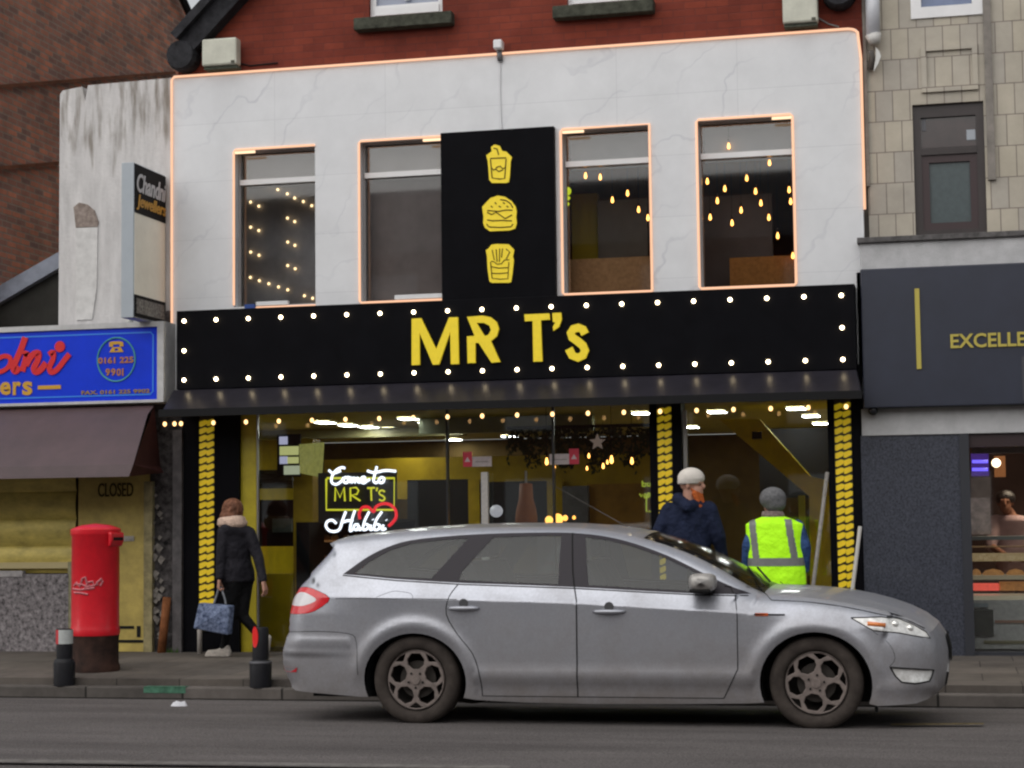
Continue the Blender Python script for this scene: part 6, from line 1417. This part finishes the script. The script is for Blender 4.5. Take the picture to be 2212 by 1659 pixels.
clump(c, (hd.x+.012, hd.y, hd.z+.015), .096, 110, 8, 1.05, 1.03, .020, lambda v: v.x < -.45 and v.y > .2 or v.z < -.75); remesh(c, 'hair', mat('auburn_hair', (.17, .075, .045), .6, noise=(26, .6, (1, 1, .25)), bump=(45, 1)), w1, .009, 4)
# shopping bag in her hand
bg_ = thing('shopping_bag', 'blue patterned shopping bag held by the walking woman', 'bag', (P(461, 1365, YW-.22).x, YW-.22, P(461, 1365, YW).z))
YB = YW-.20
q = [P(x, y, YB) for x, y in ((433, 1302), (500.5, 1308), (495, 1371), (421, 1357))]
BAG = mat('blue_pattern_fabric', (.03, .09, .30), .6, noise=(26, .8), col2=(.28, .34, .50)); m = MB()
fr_ = [(p.x, YB-.05, p.z) for p in q]; bk = [(p.x+.01, YB+.06, p.z) for p in q]
mid_f = (sum(p.x for p in q)/4, YB-.085, sum(p.z for p in q)/4)
m.add(fr_+bk+[mid_f], [(8, 1, 0), (8, 2, 1), (8, 3, 2), (8, 0, 3), (4, 5, 6, 7), (0, 4, 7, 3), (1, 2, 6, 5), (3, 7, 6, 2), (0, 1, 5, 4)]); m.build('bag_body', BAG, bg_, bevel=.012)
h0, h1, ht = P(462, 1304, YB), P(488, 1307, YB), P(475, 1268, YB)
MB().tube(smooth([tuple(h0), (h0.x+.03, YB, (h0.z+ht.z)/2), (ht.x, YB, ht.z), (h1.x-.02, YB, (h1.z+ht.z)/2), tuple(h1)], 4), .011, 6).build('handle', mat('grey_strap', (.20, .21, .23), .7, noise=(30, .4)), bg_, True)
# ---------------------------------------------------------------- bearded man in navy hoodie, back to the road
YM = -1.35; GZ = .19
w2 = thing('person', 'man with white cap, ginger beard and navy hoodie standing with his back to the road', 'person', (P(1490, 1300, YM).x, YM, GZ))
hd = J(1495, 1048, YM); nk = J(1488, 1086, YM); mx_ = J(1488, 1300, YM).x
shL, shR = J(1447, 1104, YM), J(1530, 1101, YM); elL, elR = J(1424, 1150, YM-.05), J(1552, 1160, YM-.03); wrL, wrR = J(1448, 1192, YM+.08), J(1562, 1208, YM+.06)
hpz = .98; hp = Vector((mx_, YM, hpz))
b = MB(); head(b, hd, R(-14), 1.15); capsule(b, nk-Vector((0, 0, .04)), hd-Vector((.012, 0, .04)), .068, .068)
rings(b, [((mx_, YM, hpz-.08), .15, .11, 0), ((mx_, YM, hpz+.02), .16, .115, 0), ((mx_, YM, hpz+.22), .145, .10, 0), ((mx_, YM, hpz+.42), .18, .11, 0), ((nk.x, YM, nk.z-.03), .10, .07, 0)])
for s_, e_, q_ in ((shL, elL, wrL), (shR, elR, wrR)): capsule(b, s_, e_, .055, .042); capsule(b, e_, q_, .042, .03)
for sx in (-1, 1):
    h_ = Vector((mx_+sx*.09, YM, hpz-.05)); k_ = Vector((mx_+sx*.10, YM+.02, .66)); a_ = Vector((mx_+sx*.11, YM-.01, GZ+.09)); capsule(b, h_, k_, .09, .055); capsule(b, k_, a_, .055, .035); capsule(b, a_+Vector((0, 0, -.04)), a_+Vector((sx*.03, .15, -.055)), .035, .03)
hand(b, wrL, (.5, .5, -.7), (.5, .5, .3), 1.05, .9, 1); hand(b, wrR, (.0, .3, -1), (-.9, .2, 0), 1.05, .7, -1)
remesh(b, 'body', SKIN, w2, .0068, 2)
c = MB()
rings(c, [((mx_+.01, YM, hpz-.10), .205, .15, 0), ((mx_+.01, YM, hpz+.03), .215, .155, 0), ((mx_, YM, hpz+.22), .205, .145, 0), ((mx_, YM, hpz+.38), .225, .15, 0), ((mx_, YM, shL.z-.02), .215, .125, 0), ((nk.x, YM-.01, nk.z-.01), .12, .10, 0), ((nk.x, YM-.01, nk.z+.02), .09, .085, 0)])
for s_, e_, q_ in ((shL, elL, wrL), (shR, elR, wrR)): capsule(c, s_, e_, .085, .070); capsule(c, e_, q_+(e_-q_)*.08, .068, .052)
# hood lying on the shoulders
hh = Vector((nk.x-.0, YM-.085, nk.z-.012)); capsule(c, hh+Vector((-.10, .05, .055)), hh+Vector((0, -.03, -.03)), .052, .062); capsule(c, hh+Vector((.09, .04, .005)), hh+Vector((0, -.03, -.03)), .045, .060); capsule(c, hh+Vector((-.09, .1, .06)), hh+Vector((.08, .09, .01)), .05, .04)
capsule(c, hh+Vector((0, -.0, -.07)), hh+Vector((0, -.02, -.11)), .07, .04)
HOOD = mat('navy_hoodie', (.012, .017, .040), .85, noise=(7, .35), bump=(9, 1, .06)); remesh(c, 'hoodie', HOOD, w2, .011, 4)
c = MB()
for sx in (-1, 1):
    h_ = Vector((mx_+sx*.09, YM, hpz-.04)); k_ = Vector((mx_+sx*.10, YM+.02, .66)); a_ = Vector((mx_+sx*.11, YM-.01, GZ+.10)); capsule(c, h_, k_, .11, .085); capsule(c, k_, a_, .083, .07)
remesh(c, 'trousers', mat('dark_trousers', (.02, .02, .025), .8), w2, .012, 4)
for sx in (-1, 1):
    c = MB(); a_ = Vector((mx_+sx*.11, YM-.03, GZ+.05)); capsule(c, a_, a_+Vector((sx*.04, .2, -.005)), .048, .042); c.box(a_.x-.045, a_.x+.06+sx*.01, a_.y-.04, a_.y+.23, GZ, GZ+.03); remesh(c, 'shoe', mat('black_shoe', (.015, .014, .014), .5), w2, .01, 3)
c = MB(); b_ = MB().ball((0, 0, 0), 1, 16, 12); ctr = Vector((hd.x-.008, hd.y, hd.z+.062))
vs = [(ctr.x+v[0]*.126, ctr.y+v[1]*.112, ctr.z+(v[2]*.100 if v[2] > -.25 else -.0245)) for v in b_.v]
vs = [(x+.0, y, z-.03*(1 if x < ctr.x-.02 else 0)*min(1, (ctr.x-x)/.1)*(1 if z <= ctr.z-.02 else 0)) for x, y, z in vs]
c.add(vs, b_.f); rings(c, [((ctr.x-.014, ctr.y, ctr.z-.055), .112, .100, 0), ((ctr.x, ctr.y, ctr.z+.0), .124, .111, 0)]); remesh(c, 'cap', mat('white_knit_cap', (.62, .58, .53), .85, noise=(50, .06), bump=(90, .5)), w2, .009, 4)
f = Vector((math.cos(R(-14)), math.sin(R(-14)), 0)); c = MB(); 
for k in range(7):
    t = k/6; p = hd+f*(.072-.05*abs(t-.5))+Vector((-f.y, f.x, 0))*(-.055+.11*t)+nv*(-.078); capsule(c, p, p+f*.040-nv*.120, .030, .018, 8)
for q_ in (-1, 1): capsule(c, hd+f*.018+Vector((-f.y, f.x, 0))*q_*.066-nv*.035, hd+f*.065+Vector((-f.y, f.x, 0))*q_*.045-nv*.085, .010, .022, 8)
remesh(c, 'beard', mat('ginger_beard', (.42, .10, .025), .8, noise=(50, .4), bump=(70, 1)), w2, .007, 1)
c = MB(); 
MB().ball(tuple(hd+f*.093+Vector((-f.y, f.x, 0))*-.033+nv*.006), .009, 8, 6).build('eye', mat('dark_eye', (.03, .02, .02), .3), w2, True)
# ---------------------------------------------------------------- worker in the high-visibility vest
YV = -1.35
w3 = thing('person', 'man in grey knitted hat and yellow high-visibility vest over a blue jacket', 'person', (P(1675, 1300, YV).x, YV, GZ))
hd = J(1667, 1083, YV); nk = J(1671, 1112, YV); mx_ = J(1676, 1250, YV).x
shL, shR = J(1633, 1130, YV), J(1722, 1130, YV); elL, elR = J(1617, 1178, YV-.04), J(1738, 1182, YV-.03); wrL, wrR = J(1612, 1228, YV+.05), J(1738, 1232, YV+.04)
hpz = J(1676, 1262, YV).z+.12
b = MB(); head(b, hd, R(135), .98); capsule(b, nk-Vector((0, 0, .04)), hd-Vector((0, 0, .05)), .056, .052)
rings(b, [((mx_, YV, hpz-.08), .15, .11, 0), ((mx_, YV, hpz+.02), .16, .115, 0), ((mx_, YV, hpz+.22), .145, .10, 0), ((mx_, YV, shL.z-.09), .15, .10, 0), ((nk.x, YV, nk.z-.03), .10, .07, 0)])
for s_, e_, q_ in ((shL, elL, wrL), (shR, elR, wrR)): capsule(b, s_-Vector((0, 0, .045)), e_, .042, .038); capsule(b, e_, q_, .038, .028)
for sx in (-1, 1):
    h_ = Vector((mx_+sx*.09, YV, hpz-.05)); k_ = Vector((mx_+sx*.10, YV+.02, .58)); a_ = Vector((mx_+sx*.10, YV-.01, GZ+.09)); capsule(b, h_, k_, .085, .052); capsule(b, k_, a_, .052, .034); capsule(b, a_+Vector((0, 0, -.04)), a_+Vector((sx*.03, .15, -.055)), .035, .03)
hand(b, wrL, (.1, .3, -1), (.9, .2, 0), 1, .7, 1); hand(b, wrR, (-.1, .3, -1), (-.9, .2, 0), 1, .7, -1)
remesh(b, 'body', SKIN, w3, .0068, 2)
c = MB()
for s_, e_, q_ in ((shL, elL, wrL), (shR, elR, wrR)): capsule(c, s_-Vector((0, 0, .03)), e_, .066, .060); capsule(c, e_, q_+(e_-q_)*.08, .060, .046)
rings(c, [((mx_, YV, hpz-.06), .19, .14, 0), ((mx_, YV, hpz+.2), .19, .135, 0), ((mx_, YV, shL.z-.03), .20, .12, 0), ((nk.x, YV, nk.z-.02), .10, .085, 0), ((nk.x, YV, nk.z+.015), .08, .075, 0)])
remesh(c, 'jacket', mat('blue_jacket', (.035, .075, .20), .75, noise=(10, .4), bump=(11, 1, .05)), w3, .011, 4)
c = MB(); rings(c, [((nk.x-.002, YV-.005, nk.z-.03), .105, .095, 0), ((nk.x-.004, YV-.005, nk.z+.0), .108, .10, 0), ((nk.x-.008, YV, nk.z+.035), .090, .085, 0)]); remesh(c, 'scarf', mat('grey_red_scarf', (.20, .14, .13), .9, noise=(30, .5), col2=(.30, .24, .22)), w3, .009, 2)
c = MB()
for sx in (-1, 1):
    h_ = Vector((mx_+sx*.09, YV, hpz-.04)); k_ = Vector((mx_+sx*.10, YV+.02, .58)); a_ = Vector((mx_+sx*.10, YV-.01, GZ+.10)); capsule(c, h_, k_, .105, .082); capsule(c, k_, a_, .08, .068)
remesh(c, 'trousers', mat('dark_work_trousers', (.02, .02, .025), .8), w3, .012, 4)
for sx in (-1, 1):
    c = MB(); a_ = Vector((mx_+sx*.10, YV-.03, GZ+.05)); capsule(c, a_, a_+Vector((sx*.04, .2, -.005)), .048, .042); c.box(a_.x-.045, a_.x+.06+sx*.01, a_.y-.04, a_.y+.23, GZ, GZ+.03); remesh(c, 'boot', mat('brown_boot', (.05, .03, .02), .6), w3, .01, 3)
c = MB(); zh = J(1676, 1264, YV).z
rings(c, [((mx_+.01, YV-.005, zh), .262, .165, 0), ((mx_+.01, YV-.005, zh+.14), .258, .165, 0), ((mx_+.005, YV-.005, zh+.34), .250, .158, 0), ((mx_+.0, YV-.002, shL.z-.10), .262, .152, 0), ((mx_+.0, YV, shL.z-.01), .262, .140, 0), ((nk.x+.0, YV, nk.z-.055), .21, .125, 0), ((nk.x, YV, nk.z-.015), .10, .10, 0)])
vm = remesh(c, 'v', None, w3, .009, 5)
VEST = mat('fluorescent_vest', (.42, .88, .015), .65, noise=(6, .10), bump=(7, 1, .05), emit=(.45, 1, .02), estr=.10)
vm.build('vest', VEST, w3, True)
vv = [Vector(p) for p in vm.v]; zb_ = J(1676, 1213, YV).z; sf_ = {'b': [], 'l': [], 'r': []}
nrmv = [Vector((0, 0, 0)) for _ in vv]
for f_ in vm.f:
    a_, b_, c_ = vv[f_[0]], vv[f_[1]], vv[f_[2]]; n_ = (b_-a_).cross(c_-a_)
    for i_ in f_: nrmv[i_] += n_
    q_ = sum((vv[i_] for i_ in f_), Vector())/len(f_)
    if abs(q_.z-zb_) < .036: sf_['b'].append(f_)
    elif q_.z > zb_+.03 and q_.z < shL.z+.03 and abs(q_.x-(mx_-.155-.04*(q_.z-zb_)/.4)) < .030: sf_['l'].append(f_)
    elif q_.z > zb_+.03 and q_.z < shL.z+.03 and abs(q_.x-(mx_+.185-.06*(q_.z-zb_)/.4)) < .030: sf_['r'].append(f_)
TAPE = mat('grey_reflective_tape', (.17, .175, .17), .5, noise=(20, .15))
for k_, fl_ in sf_.items():
    mm = MB(); used = {}
    fs = []
    for f_ in fl_:
        g_ = []
        for i_ in f_:
            if i_ not in used: used[i_] = len(mm.v); n_ = nrmv[i_].normalized(); mm.v.append(tuple(vv[i_]+n_*.004))
            g_.append(used[i_])
        mm.f.append(tuple(g_))
    if mm.f: mm.build('reflective_tape', TAPE, w3, True)
c = MB(); b_ = MB().ball((0, 0, 0), 1, 16, 12); f = Vector((math.cos(R(135)), math.sin(R(135)), 0))
c.add([(hd.x+.012+v[0]*.122, hd.y-.01+v[1]*.112, hd.z+.026+v[2]*.105) for v in b_.v], b_.f); c.add([(hd.x+.03+v[0]*.100, hd.y-.02+v[1]*.095, hd.z-.02+v[2]*.085) for v in b_.v], b_.f)
remesh(c, 'knitted_hat', mat('grey_knit', (.135, .135, .140), .9, noise=(45, .35), bump=(90, .8)), w3, .009, 2)
# ---------------------------------------------------------------- shopkeeper in the right-hand shop
YK = 1.6
w4 = thing('person', 'dark-haired shopkeeper in a pale pink top leaning behind the food counter at the right edge', 'person', (P(2190, 1100, YK).x, YK, .2))
hd = J(2172, 1086, YK); b = MB(); head(b, hd, R(-95), 1.0); nk = hd+Vector((.05, .05, -.12)); capsule(b, nk, hd+Vector((0, .02, -.05)), .055, .05)
bx_ = nk.x+.03
rings(b, [((bx_, YK+.1, .9), .15, .11, 0), ((bx_, YK+.1, nk.z-.25), .16, .11, 0), ((bx_, YK+.06, nk.z-.05), .16, .09, 0), ((nk.x, nk.y, nk.z), .07, .06, 0)])
for sx in (-1, 1):
    s_ = Vector((bx_+sx*.18, YK+.05, nk.z-.07)); e_ = Vector((bx_+sx*.24, YK-.05, nk.z-.32)); q_ = Vector((bx_+sx*.10, YK-.28, nk.z-.42)); capsule(b, s_, e_, .05, .04); capsule(b, e_, q_, .04, .03); hand(b, q_, (-sx*.3, -1, -.1), (0, 0, -1), 1, .6, sx)
    capsule(b, Vector((bx_+sx*.09, YK+.1, .92)), Vector((bx_+sx*.09, YK+.1, .3)), .09, .05)
remesh(b, 'body', mat('skin_brown', (.20, .09, .055), .6), w4, .010, 3)
c = MB(); rings(c, [((bx_, YK+.1, .88), .19, .14, 0), ((bx_, YK+.1, nk.z-.25), .20, .14, 0), ((bx_, YK+.06, nk.z-.06), .21, .12, 0), ((nk.x, nk.y, nk.z-.01), .10, .085, 0)])
for sx in (-1, 1):
    s_ = Vector((bx_+sx*.18, YK+.05, nk.z-.07)); e_ = Vector((bx_+sx*.24, YK-.05, nk.z-.32)); capsule(c, s_, e_, .075, .06)
remesh(c, 'top', mat('pale_pink_top', (.36, .25, .25), .8, noise=(8, .2)), w4, .012, 4)
c = MB(); b_ = MB().ball((0, 0, 0), 1, 14, 10); c.add([(hd.x+v[0]*.105, hd.y+.02+v[1]*.10, hd.z+.05+v[2]*.085) for v in b_.v], b_.f); remesh(c, 'hair', mat('black_hair', (.012, .008, .007), .5), w4, .010, 2)
